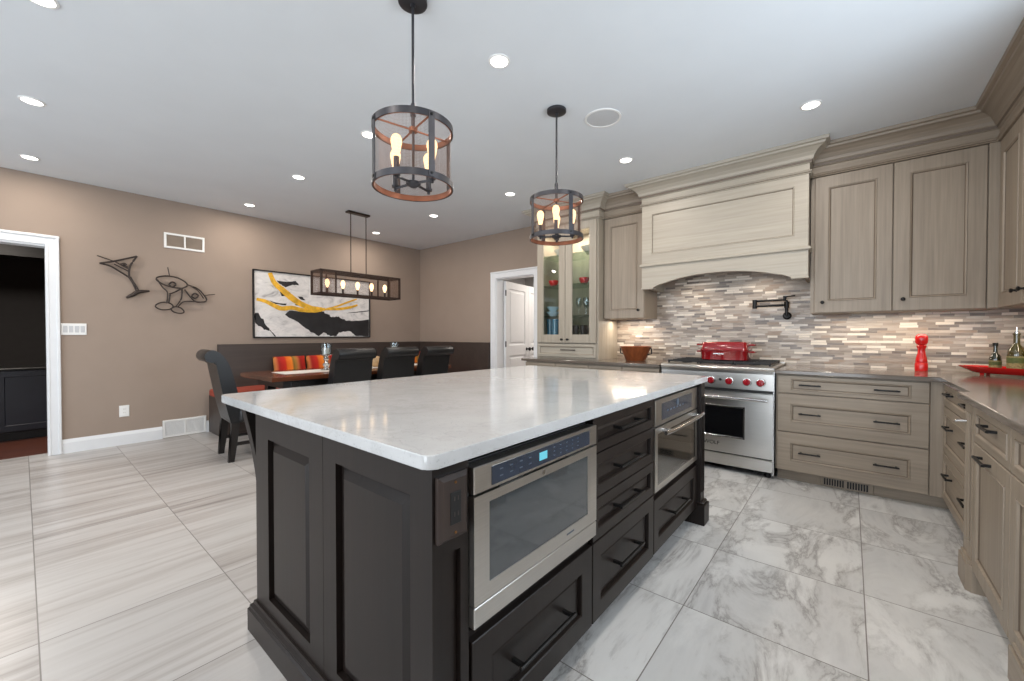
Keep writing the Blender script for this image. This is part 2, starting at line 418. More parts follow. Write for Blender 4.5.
M['canvas'] = canvas()
M['paintblack'] = plain('black_paint', (30, 29, 31), .5, var=.5, scale=8)
M['paintgold'] = plain('gold_paint', (224, 172, 48), .4, .1, var=.25, scale=20)
M['bowlwood'] = grain('reddish_bowl_wood', (92, 44, 22), (150, 82, 44), 'z', .35, .5)

# ================================================================== SETTING
XL, YB, XR, YF, H = -6.05, 4.66, 1.13, -3.2, 2.74
b = MB().box(-6.2, 1.3, -3.4, 4.82, -.05, 0); struct('floor', b, M['tile'])
b = MB().box(-6.2, 1.3, -3.4, 4.82, H, H + .08); struct('ceiling', b, M['ceiling'])
# left wall with the doorway to the side room
b = MB().box(XL - .15, XL, .17, 4.82, 0, H); b.box(XL - .15, XL, -3.4, -.72, 0, H); b.box(XL - .15, XL, -.72, .17, 2.07, H); struct('wall_left', b, M['wall'])
# back wall with the hallway opening
b = MB().box(XL, -4.185, YB, YB + .15, 0, H); b.box(-3.45, 1.3, YB, YB + .15, 0, H); b.box(-4.185, -3.45, YB, YB + .15, 2.06, H); struct('wall_back', b, M['wall'])
# right wall with a window over the counter, behind the picture's right edge
b = MB().box(XR, XR + .15, 2.75, YB, 0, H); b.box(XR, XR + .15, -3.4, 1.05, 0, H); b.box(XR, XR + .15, 1.05, 2.75, 0, 1.08); b.box(XR, XR + .15, 1.05, 2.75, 2.12, H); struct('wall_right', b, M['wall'])
# wall behind the camera with a window and a patio door
b = MB().box(XL, -5.1, YF - .15, YF, 0, H); b.box(-2.7, -2.1, YF - .15, YF, 0, H); b.box(.3, XR, YF - .15, YF, 0, H)
b.box(-5.1, -2.7, YF - .15, YF, 0, .45); b.box(-5.1, -2.7, YF - .15, YF, 2.45, H); b.box(-2.1, .3, YF - .15, YF, 2.40, H); struct('wall_front', b, M['wall'])
def window(name, x0, x1, z0, z1, n):
    b = MB()
    for i in range(n + 1):
        x = x0 + (x1 - x0) * i / n; b.box(x - .03, x + .03, YF - .10, YF - .04, z0, z1)
    b.box(x0, x1, YF - .10, YF - .04, z0, z0 + .05); b.box(x0, x1, YF - .10, YF - .04, z1 - .05, z1)
    struct(name, b, M['trim'])
window('window_1', -5.1, -2.7, .45, 2.45, 3); window('window_2', -2.1, .3, 0, 2.40, 2)
b = MB()
for y in (1.08, 1.9, 2.72): b.box(XR + .05, XR + .10, y - .03, y + .03, 1.08, 2.12)
b.box(XR + .05, XR + .10, 1.05, 2.75, 1.08, 1.13); b.box(XR + .05, XR + .10, 1.05, 2.75, 2.07, 2.12); struct('window_3', b, M['trim'])

# door casing profile: built as stepped boxes
def casing_left():
    b = MB(); x = XL
    for (y0, y1) in ((.154, .246), (-.812, -.72)):
        b.box(x, x + .018, y0, y1, 0, 2.16, .004)
    b.box(x + .016, x + .030, .222, .246, 0, 2.16, .005); b.box(x + .016, x + .030, -.812, -.788, 0, 2.16, .005)
    b.box(x + .014, x + .022, .160, .176, 0, 2.08, .004)
    b.box(x, x + .0185, -.812, .246, 2.068, 2.16, .004); b.box(x + .016, x + .031, -.814, .248, 2.136, 2.162, .005)
    b.box(x - .15, x + .002, .154, .172, 0, 2.07); b.box(x - .15, x + .002, -.722, -.704, 0, 2.07); b.box(x - .15, x + .002, -.72, .17, 2.052, 2.07)
    return b
struct('trim_1', casing_left(), M['trim'])
b = MB(); y = YB
for (x0, x1) in ((-4.280, -4.180), (-3.455, -3.36)): b.box(x0, x1, y - .018, y, 0, 2.15, .004)
b.box(-4.280, -4.256, y - .032, y - .016, 0, 2.15, .005); b.box(-4.197, -4.183, y - .024, y - .016, 0, 2.06, .003)
b.box(-4.280, -3.36, y - .0185, y, 2.05, 2.15, .004); b.box(-4.282, -3.358, y - .033, y - .016, 2.126, 2.152, .005)
b.box(-4.187, -4.169, y - .002, y + .15, 0, 2.06); b.box(-3.466, -3.448, y - .002, y + .15, 0, 2.06); b.box(-4.185, -3.45, y - .002, y + .15, 2.042, 2.06)
struct('trim_2', b, M['trim'])
BB = [(0, 0), (.016, 0), (.016, .105), (.010, .125), (.006, .14), (0, .14)]
b = MB().sweep([(XL, .246), (XL, 1.018)], BB); b.sweep([(XL, 1.432), (XL, 1.455)], BB); b.sweep([(XL, -3.2), (XL, -.812)], BB); struct('baseboard_left', b, M['trim'])
b = MB().box(-4.30, -4.280, YB - .016, YB, 0, .14); struct('baseboard_back', b, M['trim'])

# hallway beyond the back opening: pale room and an open white panelled door
b = MB().box(-5.6, -2.4, 7.2, 7.3, 0, 2.6); struct('wall_hall_far', b, M['hall'])
b = MB().box(-5.7, -5.6, YB + .15, 7.3, 0, 2.6); struct('wall_hall_left', b, M['hall'])
b = MB().box(-2.4, -2.3, YB + .15, 7.3, 0, 2.6); struct('wall_hall_right', b, M['hall'])
b = MB().box(-5.7, -2.3, YB + .15, 7.3, 2.6, 2.68); struct('ceiling_hall', b, M['ceiling'])
b = MB().box(-5.7, -2.3, 4.82, 7.3, -.05, 0); struct('floor_hall', b, M['hallfloor'])
D1 = thing('door_1', None, None, (-4.175, 4.825, 0), math.radians(100)); D1['kind'] = 'structure'
DM = WM[D1.name] @ face(0, 0, 0, '-y')
def slab(mb, w, h, t, panels, mt, v0=.005):
    mb.box(0, w, v0, h, 0, t * .6, 0, mt)   # core, face space (u, v, d)
    xs = sorted({0, w} | {p[0] for p in panels} | {p[1] for p in panels}); zs = sorted({v0, h} | {p[2] for p in panels} | {p[3] for p in panels})
    for i in range(len(xs) - 1):
        for j in range(len(zs) - 1):
            cx, cz = (xs[i] + xs[i + 1]) / 2, (zs[j] + zs[j + 1]) / 2
            hit = [p for p in panels if p[0] < cx < p[1] and p[2] < cz < p[3]]
            if not hit: mb.box(xs[i], xs[i + 1], zs[j], zs[j + 1], t * .5, t, 0, mt)
    for p in panels:
        mb.rings(p[1] - p[0], p[3] - p[2], [(0, 0), (0, t), (.012, t * .65), (.035, t * .65), (.055, t * .92)], mt, p[0], p[2])
    return mb
KN = [(0, 0), (.026, 0), (.026, .006), (.010, .012), (.010, .038), (.028, .048), (.033, .062), (.025, .078), (0, .082)]
for u0, ku in ((0, .70), (.766, .06)):
    LM = DM @ Matrix.Translation((u0, 0, 0))
    lf = slab(MB(), .76, 2.03, .038, [(.11, .65, .22, .86), (.11, .65, 1.02, 1.92)], LM).put('door_leaf', M['trim'], D1)
    MB().lathe(KN, (ku, .95, .038), 14, LM).put('door_knob', M['black'], lf, smooth=40)
hg = MB()
for z in (.25, 1.0, 1.8): hg.box(-.006, .012, z, z + .09, .030, .046, .003, DM)
hg.put('hinge', M['black'], D1)

# side room beyond the left doorway
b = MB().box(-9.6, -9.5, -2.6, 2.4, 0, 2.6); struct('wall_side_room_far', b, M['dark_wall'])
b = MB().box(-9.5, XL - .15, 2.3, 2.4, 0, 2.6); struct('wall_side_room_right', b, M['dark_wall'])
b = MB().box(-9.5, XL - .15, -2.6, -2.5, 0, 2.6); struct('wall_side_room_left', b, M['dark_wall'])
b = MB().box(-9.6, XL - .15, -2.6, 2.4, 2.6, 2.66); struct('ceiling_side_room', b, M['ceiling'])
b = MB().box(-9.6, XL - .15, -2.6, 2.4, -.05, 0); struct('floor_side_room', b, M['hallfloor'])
bar = thing('bar_cabinet', 'dark navy cabinet standing in the unlit room beyond the left doorway', 'cabinet', (-7.45, .3, 0))
MB().box(-7.70, -7.20, -1.4, 1.6, .10, .79, .004).put('body', M['navy'], bar)
MB().box(-7.67, -7.25, -1.36, 1.56, 0, .10).put('plinth', M['black_gap'], bar)
MB().box(-7.72, -7.17, -1.43, 1.63, .79, .815, .004).put('worktop', M['black'], bar)
for i in range(5):
    mt = face(-7.20, -1.39 + i * .6, .115, '+x'); d = MB().rings(.58, .665, [(0, 0), (0, .018), (.06, .018), (.066, .010)], mt).put('door', M['navy'], bar)
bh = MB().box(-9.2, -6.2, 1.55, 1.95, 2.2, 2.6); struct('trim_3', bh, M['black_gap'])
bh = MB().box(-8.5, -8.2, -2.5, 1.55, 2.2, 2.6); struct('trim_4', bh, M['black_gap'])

# backsplash
b = MB().box(-2.215, XR - .011, YB - .011, YB - .001, .905, 2.2); struct('backsplash_back', b, M['mosaic'])
b = MB().box(XR - .011, XR - .001, 2.76, YB - .001, .905, 1.40); b.box(XR - .011, XR - .001, -.5, 2.76, .905, 1.07); struct('backsplash_right', b, M['mosaic'])

# ================================================================== cabinet pieces
def panel(mb, w, h, mt, t=.02, rail=.06, deep=.010, railv=None):
    rv = railv or rail
    P = [(0, 0, 0), (0, 0, t - .003), (.003, .003, t)] + [(rail + o_, rv + o_, t + d_) for o_, d_ in ((-.011, 0), (-.009, -.003), (-.007, .003), (-.002, .001), (.002, -deep * .6), (.006, -deep), (.010, -deep))]
    return mb.rings(w, h, P, mt, glaze=(7,))
def pull(mb, mt, u, v, L, d0, r=.0055, out=.032):
    mb.box(u - L / 2, u + L / 2, v - r, v + r, d0 + out - r * 2, d0 + out, .002, mt)
    for s in (-1, 1): mb.box(u + s * (L / 2 - .016) - r, u + s * (L / 2 - .016) + r, v - r, v + r, d0 - .002, d0 + out - r, 0, mt)
    return mb
def knob(mb, mt, u, v, d0):
    return mb.lathe([(0, 0), (.010, 0), (.006, .006), (.006, .014), (.013, .019), (.014, .026), (.010, .030), (0, .031)], (u, v, d0), 14, mt)
CROWN = [(-.03, 2.505), (.014, 2.505), (.020, 2.511), (.014, 2.518), (.022, 2.526), (.016, 2.534), (.005, 2.538), (.005, 2.588), (.018, 2.594), (.022, 2.612), (.030, 2.618), (.036, 2.640), (.055, 2.668),
         (.085, 2.690), (.108, 2.698), (.112, 2.712), (.132, 2.716), (.136, 2.739), (-.03, 2.739)]

# ---- left run of base cabinets, behind the island
Fy = 3.95
bc = thing('base_cabinet', 'greige base cabinet left of the range, mostly hidden behind the island', 'cabinet', (-2.24, 4.3, 0))
MB().box(-3.05, -1.41, Fy, YB - .012, .10, .874).put('body', M['cab'], bc)
MB().box(-3.05, -1.41, 4.02, YB - .012, 0, .10).put('toe_kick', M['glaze'], bc)
for i, (x0, x1) in enumerate(((-3.05, -2.62), (-2.615, -2.19), (-2.185, -1.80), (-1.795, -1.415))):
    mt = face(x0, Fy, .71, '-y'); d = panel(MB(), x1 - x0, .15, mt, rail=.04).put('drawer', [M['cabh'], M['glaze']], bc)
    pull(MB(), mt, (x1 - x0) / 2, .075, .14, .02).put('handle', M['black'], d)
    mt = face(x0, Fy, .11, '-y'); d = panel(MB(), x1 - x0, .595, mt).put('door', [M['cab'], M['glaze']], bc)
    knob(MB(), mt, (x1 - x0) - .05 if i % 2 == 0 else .05, .54, .02).put('knob', M['black'], d, smooth=40)
o = MB().prism([(-3.09, 3.90), (-1.405, 3.90), (-1.405, YB - .012), (-3.09, YB - .012)], .875, .905, 'z', bev=.004).put('countertop', M['counter'])
tag(origin(o, (-2.24, 4.28, .875)), 'taupe quartz countertop left of the range under the glass-door cabinet', 'countertop')

# ---- drawer cabinet right of the range
dc = thing('drawer_cabinet', 'greige three-drawer base cabinet right of the range with floor vent in its kick', 'cabinet', (0, 4.3, 0))
MB().box(-.462, .50, Fy, YB - .012, .095, .874).put('body', M['cab'], dc)
MB().box(-.455, .56, 4.02, YB - .012, 0, .095).put('toe_kick', M['cabh'], dc)
MB().box(.424, .50, Fy - .019, Fy + .01, .095, .872, .002).put('corner_filler', M['cab'], dc)
for z0, z1 in ((.721, .862), (.412, .714), (.098, .405)):
    mt = face(-.450, Fy, z0, '-y'); d = panel(MB(), .870, z1 - z0, mt, rail=.10, railv=.036 if z1 - z0 < .2 else .092).put('drawer', [M['cabh'], M['glaze']], dc)
    for u in (.212, .655): pull(MB(), mt, u, (z1 - z0) / 2, .14, .010).put('handle', M['black'], d)
tv = thing('toe_kick_register', 'bronze slotted air register in the kick below the three-drawer cabinet', 'vent', (-.015, 4.015, 0))
MB().box(-.17, .145, 4.008, 4.0195, .004, .082, .003).put('faceplate', M['cab'], tv)
g = MB()
for s in range(2):
    for i in range(8): g.box(-.147 + s * .140 + i * .0158, -.137 + s * .140 + i * .0158, 4.0045, 4.010, .018, .068)
g.put('slots', M['black_gap'], tv)

# ---- right run: far drawers, pilasters, near doors
rc = thing('drawer_cabinet', 'greige drawer cabinet with black pulls tucked in the right corner', 'cabinet', (.8, 3.5, 0))
MB().box(.505, XR - .012, 2.97, 3.93, .095, .874).put('body', M['caby'], rc)
MB().box(.56, XR - .012, 2.97, 4.0, 0, .095).put('toe_kick', M['cab'], rc)
for z0, z1 in ((.721, .862), (.412, .714), (.098, .405)):
    mt = face(.505, 3.925, z0, '-x'); d = panel(MB(), .93, z1 - z0, mt, rail=.045 if z1 - z0 < .2 else .06).put('drawer', [M['caby'], M['glaze']], rc)
    for u in (.19, .70): pull(MB(), mt, u, (z1 - z0) * .6, .15, .012).put('handle', M['black'], d)
pn = thing('sink_base_cabinet', 'greige base cabinet with plinth-footed pilaster at the right edge', 'cabinet', (.8, 2.3, 0))
FX = .462
MB().box(FX, XR - .012, .6, 2.965, .10, .874).put('body', M['cab'], pn)
MB().box(.53, XR - .012, .6, 2.965, 0, .10).put('toe_kick', M['cab'], pn)
pl = MB().box(.440, .56, 2.80, 2.965, .14, .874, .003)
for k in range(3): pl.box(.434, .442, 2.835 + k * .035, 2.853 + k * .035, .22, .82, .003)
pl.put('pilaster', M['cab'], pn)
pp = MB().prism([(.422, 2.80), (.440, 2.780), (.56, 2.780), (.56, 2.968), (.440, 2.968), (.422, 2.955)], 0, .125, 'z')
pp.prism([(.428, 2.803), (.445, 2.787), (.56, 2.787), (.56, 2.967), (.445, 2.967), (.430, 2.954)], .125, .142, 'z'); pp.put('plinth_block', M['cab'], pn)
mt = face(FX, 2.795, .700, '-x'); d = panel(MB(), .56, .160, mt, rail=.05, railv=.040).put('drawer', [M['caby'], M['glaze']], pn)
pull(MB(), mt, .26, .10, .17, .012).put('handle', M['black'], d)
mt = face(FX, 2.795, .105, '-x'); d = panel(MB(), .56, .590, mt, rail=.075).put('door', [M['cab'], M['glaze']], pn)
pull(MB(), mt, .235, .552, .17, .018).put('handle', M['black'], d)
mt = face(FX, 2.23, .700, '-x'); d = panel(MB(), .56, .160, mt, rail=.05, railv=.040).put('drawer', [M['caby'], M['glaze']], pn)
pull(MB(), mt, .33, .09, .15, .012).put('handle', M['black'], d)
mt = face(FX, 2.23, .105, '-x'); d = panel(MB(), .56, .590, mt, rail=.075).put('door', [M['cab'], M['glaze']], pn)
pull(MB(), mt, .42, .50, .17, .018).put('handle', M['black'], d)
b2 = MB().box(.43, .54, 1.2, 2.17, 0, .12, .003); b2.box(.436, .54, 1.2, 2.165, .12, .138, .005); b2.put('base_moulding', M['caby'], pn)
hk = MB().tube([(.442, 2.90, .775), (.402, 2.905, .770), (.402, 2.94, .762)], .006, 8); hk.put('towel_hook', M['chrome'], pn, smooth=40)
# L-shaped countertop with its step
o = MB().prism([(-.465, 3.90), (.468, 3.90), (.468, 3.0), (.415, 2.975), (.415, .5), (XR - .012, .5), (XR - .012, YB - .012), (-.465, YB - .012)], .875, .905, 'z', bev=.004).put('countertop', M['counter'])
tag(origin(o, (.4, 4.28, .875)), 'glossy L-shaped taupe countertop running right of the range', 'countertop')

# ---- wall cabinets right of the hood
Uy = 4.285
wc = thing('wall_cabinet', 'two-door greige wall cabinet with crown moulding right of the hood', 'cabinet', (.25, 4.46, 1.37))
MB().box(-.262, .79, Uy, YB - .012, 1.37, 2.52).put('body', M['cab'], wc)
MB().box(.728, .79, Uy - .018, Uy + .01, 1.375, 2.52, .002).put('corner_filler', M['cab'], wc)
for i, (x0, x1) in enumerate(((-.234, .244), (.250, .722))):
    mt = face(x0, Uy, 1.373, '-y'); d = panel(MB(), x1 - x0, 1.128, mt, rail=.100, railv=.105).put('door', [M['cab'], M['glaze']], wc)
    knob(MB(), mt, .055, .085, .02).put('knob', M['black'], d, smooth=40)
MB().sweep([(-.27, Uy - .016), (.86, Uy - .016)], [(o_, z) for o_, z in CROWN], glaze=(2, 5, 8)).put('crown_moulding', [M['cabh'], M['glaze']], wc)
rw = thing('wall_cabinet', 'greige wall cabinet on the right wall, cut off by the picture edge', 'cabinet', (.96, 3.6, 1.37))
MB().box(.795, XR - .012, 2.78, 4.27, 1.37, 2.52).put('body', M['cab'], rw)
for i in range(3):
    y1 = 4.255 - i * .49; mt = face(.795, y1, 1.373, '-x'); d = panel(MB(), .485, 1.128, mt, rail=.09, railv=.105).put('door', [M['cab'], M['glaze']], rw)
    knob(MB(), mt, .40 if i % 2 == 0 else .05, .085, .02).put('knob', M['black'], d, smooth=40)
MB().sweep([(.776, Uy + .07), (.776, 2.78)], CROWN, glaze=(2, 5, 8)).put('crown_moulding', [M['caby'], M['glaze']], rw)

# ---- narrow wall cabinet left of the hood
nc = thing('wall_cabinet', 'narrow single-door greige wall cabinet between hood and glass-door cabinet', 'cabinet', (-1.95, 4.46, 1.38))
MB().box(-2.18, -1.700, Uy, YB - .012, 1.37, 2.52).put('body', M['cab'], nc)
mt = face(-2.170, Uy, 1.373, '-y'); d = panel(MB(), .465, 1.128, mt, rail=.085, railv=.10).put('door', [M['cab'], M['glaze']], nc)
knob(MB(), mt, .41, .085, .02).put('knob', M['black'], d, smooth=40)
MB().sweep([(-2.19, Uy - .016), (-1.655, Uy - .016)], CROWN, glaze=(2, 5, 8)).put('crown_moulding', [M['cabh'], M['glaze']], nc)

# ---- glass-door display cabinet standing on the counter
Gy = 4.16
dcab = thing('display_cabinet', 'tall pale cabinet with two glass doors standing on the left counter', 'cabinet', (-2.63, 4.4, .905))
g0, g1 = -3.04, -2.185
cb = MB().box(g0, g0 + .03, Gy, YB - .012, .906, 2.52); cb.box(g1 - .03, g1, Gy, YB - .012, .906, 2.52); cb.box(g0 + .03, g1 - .03, YB - .03, YB - .012, .906, 2.52)
cb.box(g0 + .03, g1 - .03, Gy, YB - .03, 2.48, 2.52); cb.box(g0 + .03, g1 - .03, Gy, YB - .03, 1.085, 1.12); cb.box(g0 + .03, g1 - .03, Gy, YB - .03, .906, .93); cb.box(g0 + .03, g1 - .03, Gy + .03, YB - .03, 1.165, 1.188)
cb.put('body', M['palev'], dcab)
mt = face(g0 + .02, Gy, .925, '-y'); d = panel(MB(), .81, .155, mt, rail=.035).put('drawer', [M['pale'], M['glaze']], dcab)
pull(MB(), mt, .45, .085, .20, .012).put('handle', M['black'], d)
for i, x0 in enumerate((g0 + .015, g0 + .4275)):
    w, h, r = .4075, 1.405, .082; mt = face(x0, Gy, 1.095, '-y')
    fr = MB()
    for a in ((0, r, 0, h), (w - r, w, 0, h), (r, w - r, 0, r + .01), (r, w - r, h - r, h)): fr.box(a[0], a[1], a[2], a[3], 0, .022, .002, mt)
    for a in ((r - .002, r + .010, r, h - r), (w - r - .010, w - r + .002, r, h - r), (r, w - r, r + .002, r + .016), (r, w - r, h - r - .010, h - r + .002)): fr.box(a[0], a[1], a[2], a[3], .006, .017, .002, mt)
    fo = fr.put('door', M['palev'], dcab)
    MB().box(r - .004, w - r + .004, r, h - r + .004, .008, .012, 0, mt).put('pane', M['pane'], fo)
    knob(MB(), mt, w - .038 if i == 0 else .038, .04, .022).put('knob', M['black'], fo, smooth=40)
SH = (1.42, 1.80, 2.165)
for z in SH: MB().box(g0 + .032, g1 - .032, Gy + .04, YB - .032, z - .008, z).put('shelf', M['shelfglass'], dcab)
MB().sweep([(g0 - .004, YB - .03), (g0 - .004, Gy - .004), (g1 + .004, Gy - .004), (g1 + .004, Uy + .05)], CROWN, glaze=(2, 5, 8)).put('crown_moulding', [M['pale'], M['glaze']], dcab)

def small(name, prof, loc, mat, label, cat, group=None, n=20, extra=None):
    o = MB().lathe(prof, loc, n).put(name, mat, smooth=40); origin(o, loc); tag(o, label, cat, group); return o
MUG = [(0, 0), (.036, 0), (.040, .004), (.043, .115), (.039, .115), (.037, .010), (0, .010)]
TUMBLER = [(0, 0), (.030, 0), (.036, .005), (.043, .20), (.040, .20), (.032, .012), (0, .012)]
WINE = [(0, 0), (.034, 0), (.032, .004), (.005, .010), (.004, .085), (.018, .10), (.038, .135), (.040, .165), (.033, .215), (.031, .215), (.037, .165), (.034, .135), (0, .104)]
BOWL = [(0, 0), (.035, 0), (.04, .006), (.085, .05), (.09, .06), (.085, .06), (.04, .012), (0, .010)]
RB = [(0, 0), (.03, 0), (.035, .005), (.06, .045), (.062, .075), (.058, .075), (.05, .04), (0, .012)]
for i, (x, y, z) in enumerate(((-2.96, 4.33, 1.1885), (-2.86, 4.30, 1.1885), (-2.76, 4.34, 1.1885), (-2.90, 4.44, 1.1885), (-2.80, 4.45, 1.1885))):
    small('tumbler', TUMBLER, (x, y, z), M['blueglass'], 'blue tumbler at the bottom of the left glass door of the tall cabinet', 'glass', 'blue tumblers in the glass-door cabinet')
def mug(loc):
    b = MB().lathe(MUG, loc, 20); p = [(loc[0] + .038 + .026 * math.sin(a), loc[1], loc[2] + .058 + .028 * math.cos(a)) for a in [i * PI / 8 for i in range(9)]]
    b.tube(p, .005, 8); o = b.put('mug', M['black'], smooth=40); origin(o, loc)
    return tag(o, 'black mug at the bottom of the right glass door of the tall cabinet', 'mug', 'black mugs in the glass-door cabinet')
for x, y in ((-2.55, 4.27), (-2.44, 4.27), (-2.33, 4.28), (-2.50, 4.40), (-2.38, 4.41)): mug((x, y, 1.1885))
for x, y in ((-2.52, 4.30), (-2.43, 4.31), (-2.34, 4.30), (-2.48, 4.42), (-2.38, 4.43)):
    small('wine_glass', WINE, (x, y, SH[0]), M['glassware'], 'clear stemmed glass above the black mugs in the tall cabinet', 'glass', 'stemmed glasses in the glass-door cabinet')
small('china_bowl', BOWL, (-2.90, 4.31, SH[0]), M['china'], 'pale blue bowl above the blue tumblers, lower of two', 'bowl')
small('china_bowl', [(r * .95, z) for r, z in BOWL], (-2.90, 4.31, SH[0] + .062), M['china'], 'pale blue bowl stacked on another above the blue tumblers', 'bowl')
small('red_bowl', RB, (-2.90, 4.32, SH[1]), M['redl'], 'small red bowl behind the left glass door of the tall cabinet', 'bowl')
small('red_bowl', RB, (-2.46, 4.32, SH[1]), M['redl'], 'small red bowl behind the right glass door of the tall cabinet', 'bowl')
small('serving_bowl', [(r * 1.2, z * 1.6) for r, z in BOWL], (-2.82, 4.40, SH[2]), M['whitechina'], 'white bowl on the top shelf behind the left glass door', 'bowl')
small('serving_bowl', [(r * 1.3, z * 1.5) for r, z in BOWL], (-2.42, 4.40, SH[2]), M['whitechina'], 'white bowl on the top shelf behind the right glass door', 'bowl')

# ================================================================== RANGE HOOD
h0, h1, Hy = -1.665, -.268, 4.13
hd = thing('range_hood', 'pale carved-arch wooden range hood with crown moulding over the range', 'range hood', (-.966, 4.4, 1.67))
MB().box(h0, h1, Hy, YB - .012, 1.92, 2.56).put('body', M['palev'], hd)
mt = face(h0, Hy, 1.915, '-y')
MB().rings(h1 - h0, .60, [(0, 0), (0, .018), (.094, .018), (.098, .022), (.104, .018), (.107, .010), (.110, .006), (.118, .006)], mt, glaze=(5,)).put('front_panel', [M['pale'], M['glaze']], hd)
MB().sweep([(h0 - .004, YB - .02), (h0 - .004, Hy - .022), (h1 + .004, Hy - .022), (h1 + .004, YB - .02)], [(-.02, 1.885), (.004, 1.885), (.014, 1.893), (.014, 1.905), (.006, 1.915), (-.02, 1.915)]).put('ledge', M['pale'], hd)
ar = [(h0, 1.67), (h0 + .115, 1.67)]
for i in range(1, 20):
    s = i / 20; x = h0 + .115 + s * (h1 - h0 - .23); q = 2 * s - 1
    ar.append((x, 1.67 + .100 * (1 - abs(q) ** 2.3) + (.006 if i in (1, 19) else 0)))
ar += [(h1 - .115, 1.67), (h1, 1.67), 0, 0]
low = ar[:-2]
vb = bmesh.new(); q_ = [[vb.verts.new((p[0], y_, z_)) for p in low for z_ in (p[1], 1.89)] for y_ in (Hy - .018, Hy + .03)]
for k in range(len(low) - 1):
    F_, B_ = q_; a = 2 * k
    vb.faces.new((F_[a], F_[a + 2], F_[a + 3], F_[a + 1])); vb.faces.new((B_[a], B_[a + 1], B_[a + 3], B_[a + 2]))
    vb.faces.new((F_[a], B_[a], B_[a + 2], F_[a + 2])); vb.faces.new((F_[a + 1], F_[a + 3], B_[a + 3], B_[a + 1]))
F_, B_ = q_; vb.faces.new((F_[0], F_[1], B_[1], B_[0])); vb.faces.new((F_[-2], B_[-2], B_[-1], F_[-1])); bmesh.ops.recalc_face_normals(vb, faces=vb.faces[:])
MB().merge(vb).put('arched_valance', M['pale'], hd)
sd = MB().box(h0, h0 + .04, Hy + .03, YB - .012, 1.67, 1.92); sd.box(h1 - .04, h1, Hy + .03, YB - .012, 1.67, 1.92); sd.put('side_panel', M['palev'], hd)
for a_ in ((h0 - .006, h0 + .118), (h1 - .118, h1 + .006)): MB().box(a_[0], a_[1], Hy - .026, Hy + .06, 1.655, 1.672, .004).put('foot_moulding', M['pale'], hd)
MB().box(h0 + .04, h1 - .04, Hy + .03, YB - .012, 1.86, 1.92).put('liner', M['steel'], hd)
MB().sweep([(h0, YB - .02), (h0, Hy - .010), (h1, Hy - .010), (h1, YB - .02)], [(o_, z) for o_, z in CROWN], glaze=(2, 5, 8)).put('crown_moulding', [M['pale'], M['glaze']], hd)
for x in (-1.25, -.66):
    l = MB().lathe([(0, 0), (.034, 0), (.036, .008), (0, .009)], (x, 4.40, 1.852), 18).put('spotlight', M['lens'], hd)
    area('hood_lamp', (x, 4.40, 1.845), (0, 0, 0), .06, .06, 1.9, WARM, 'DISK', 2.4)

# ================================================================== RANGE
r0, r1, Ry = -1.390, -.470, 3.925
rg = thing('gas_range', 'stainless gas range with red knobs and black grates under the hood', 'range', (-.935, 4.25, 0))
MB().box(r0, r1, Ry + .02, YB - .03, .12, .905, .003).put('body', M['steely'], rg)
MB().prism([(Ry - .015, .885), (Ry - .022, .900), (Ry - .015, .915), (Ry + .05, .922), (YB - .03, .922), (YB - .03, .885)], r0, r1, 'x').put('cooktop', M['steel'], rg)
MB().prism([(Ry + .02, .72), (Ry - .012, .725), (Ry - .012, .86), (Ry - .016, .886), (Ry + .02, .886)], r0 + .004, r1 - .004, 'x').put('control_panel', M['steel'], rg)
MB().box(r0 + .01, r1 - .01, Ry - .006, Ry + .02, .700, .722).put('panel_gap', M['black_gap'], rg)  # black strip in the gap, painted as its shade
for x in (-1.31, -1.21, -1.07, -.945, -.80, -.665, -.565):
    k = MB().lathe([(.033, 0), (.036, .003), (.032, .010), (.022, .012), (0, .012)], (x, Ry - .012, .79), 20, axis='-y').put('knob_bezel', M['chrome'], rg, smooth=40)
    q = MB().lathe([(0, 0), (.026, 0), (.029, .006), (.027, .030), (.022, .036), (0, .037)], (x, Ry - .022, .79), 18, axis='-y')
    q.box(x - .006, x + .006, Ry - .070, Ry - .05, .765, .815, .003); q.put('knob', M['redknob'], rg, smooth=40)
MB().lathe([(0, 0), (.012, 0), (.012, .006), (0, .007)], (-.872, Ry - .012, .80), 14, axis='-y').put('indicator', M['black_gap'], rg)
mt = face(r0 + .008, Ry + .02, .165, '-y'); dw = r1 - r0 - .016
od = MB()
for a in ((0, dw, 0, .145), (0, dw, .40, .53), (0, .21, .145, .40), (dw - .21, dw, .145, .40)): od.box(a[0], a[1], a[2], a[3], 0, .045, 0, mt)
odr = od.put('oven_door', M['steel'], rg)
MB().box(.21, dw - .21, .145, .40, .010, .030, 0, mt).put('window', M['ovenglass'], odr)
wf = MB()
for a in ((.20, .212, .135, .41), (dw - .212, dw - .20, .135, .41), (.20, dw - .20, .135, .147), (.20, dw - .20, .398, .41)): wf.box(a[0], a[1], a[2], a[3], .044, .048, .001, mt)
wf.put('window_trim', M['chrome'], odr)
hb = MB().tube([(.03, .485, .095), (dw - .03, .485, .095)], .014, 14, mt)
for u in (.05, dw - .05): hb.tube([(u, .485, .044), (u, .485, .095)], .010, 10, mt)
hb.put('handle', M['chrome'], odr, smooth=40)
def text(s, size, mt, mat, parent, name='lettering', ext=.0008):
    cu = bpy.data.curves.new('txt', 'FONT'); cu.body = s; cu.size = size; cu.align_x = 'CENTER'; cu.align_y = 'CENTER'; cu.extrude = ext
    to = bpy.data.objects.new('txt', cu); C.objects.link(to)
    me = bpy.data.meshes.new_from_object(to.evaluated_get(bpy.context.evaluated_depsgraph_get())); bpy.data.objects.remove(to)
    b = MB(); b.bm.from_mesh(me); bpy.data.meshes.remove(me); b.bm.transform(mt); return b.put(name, mat, parent)
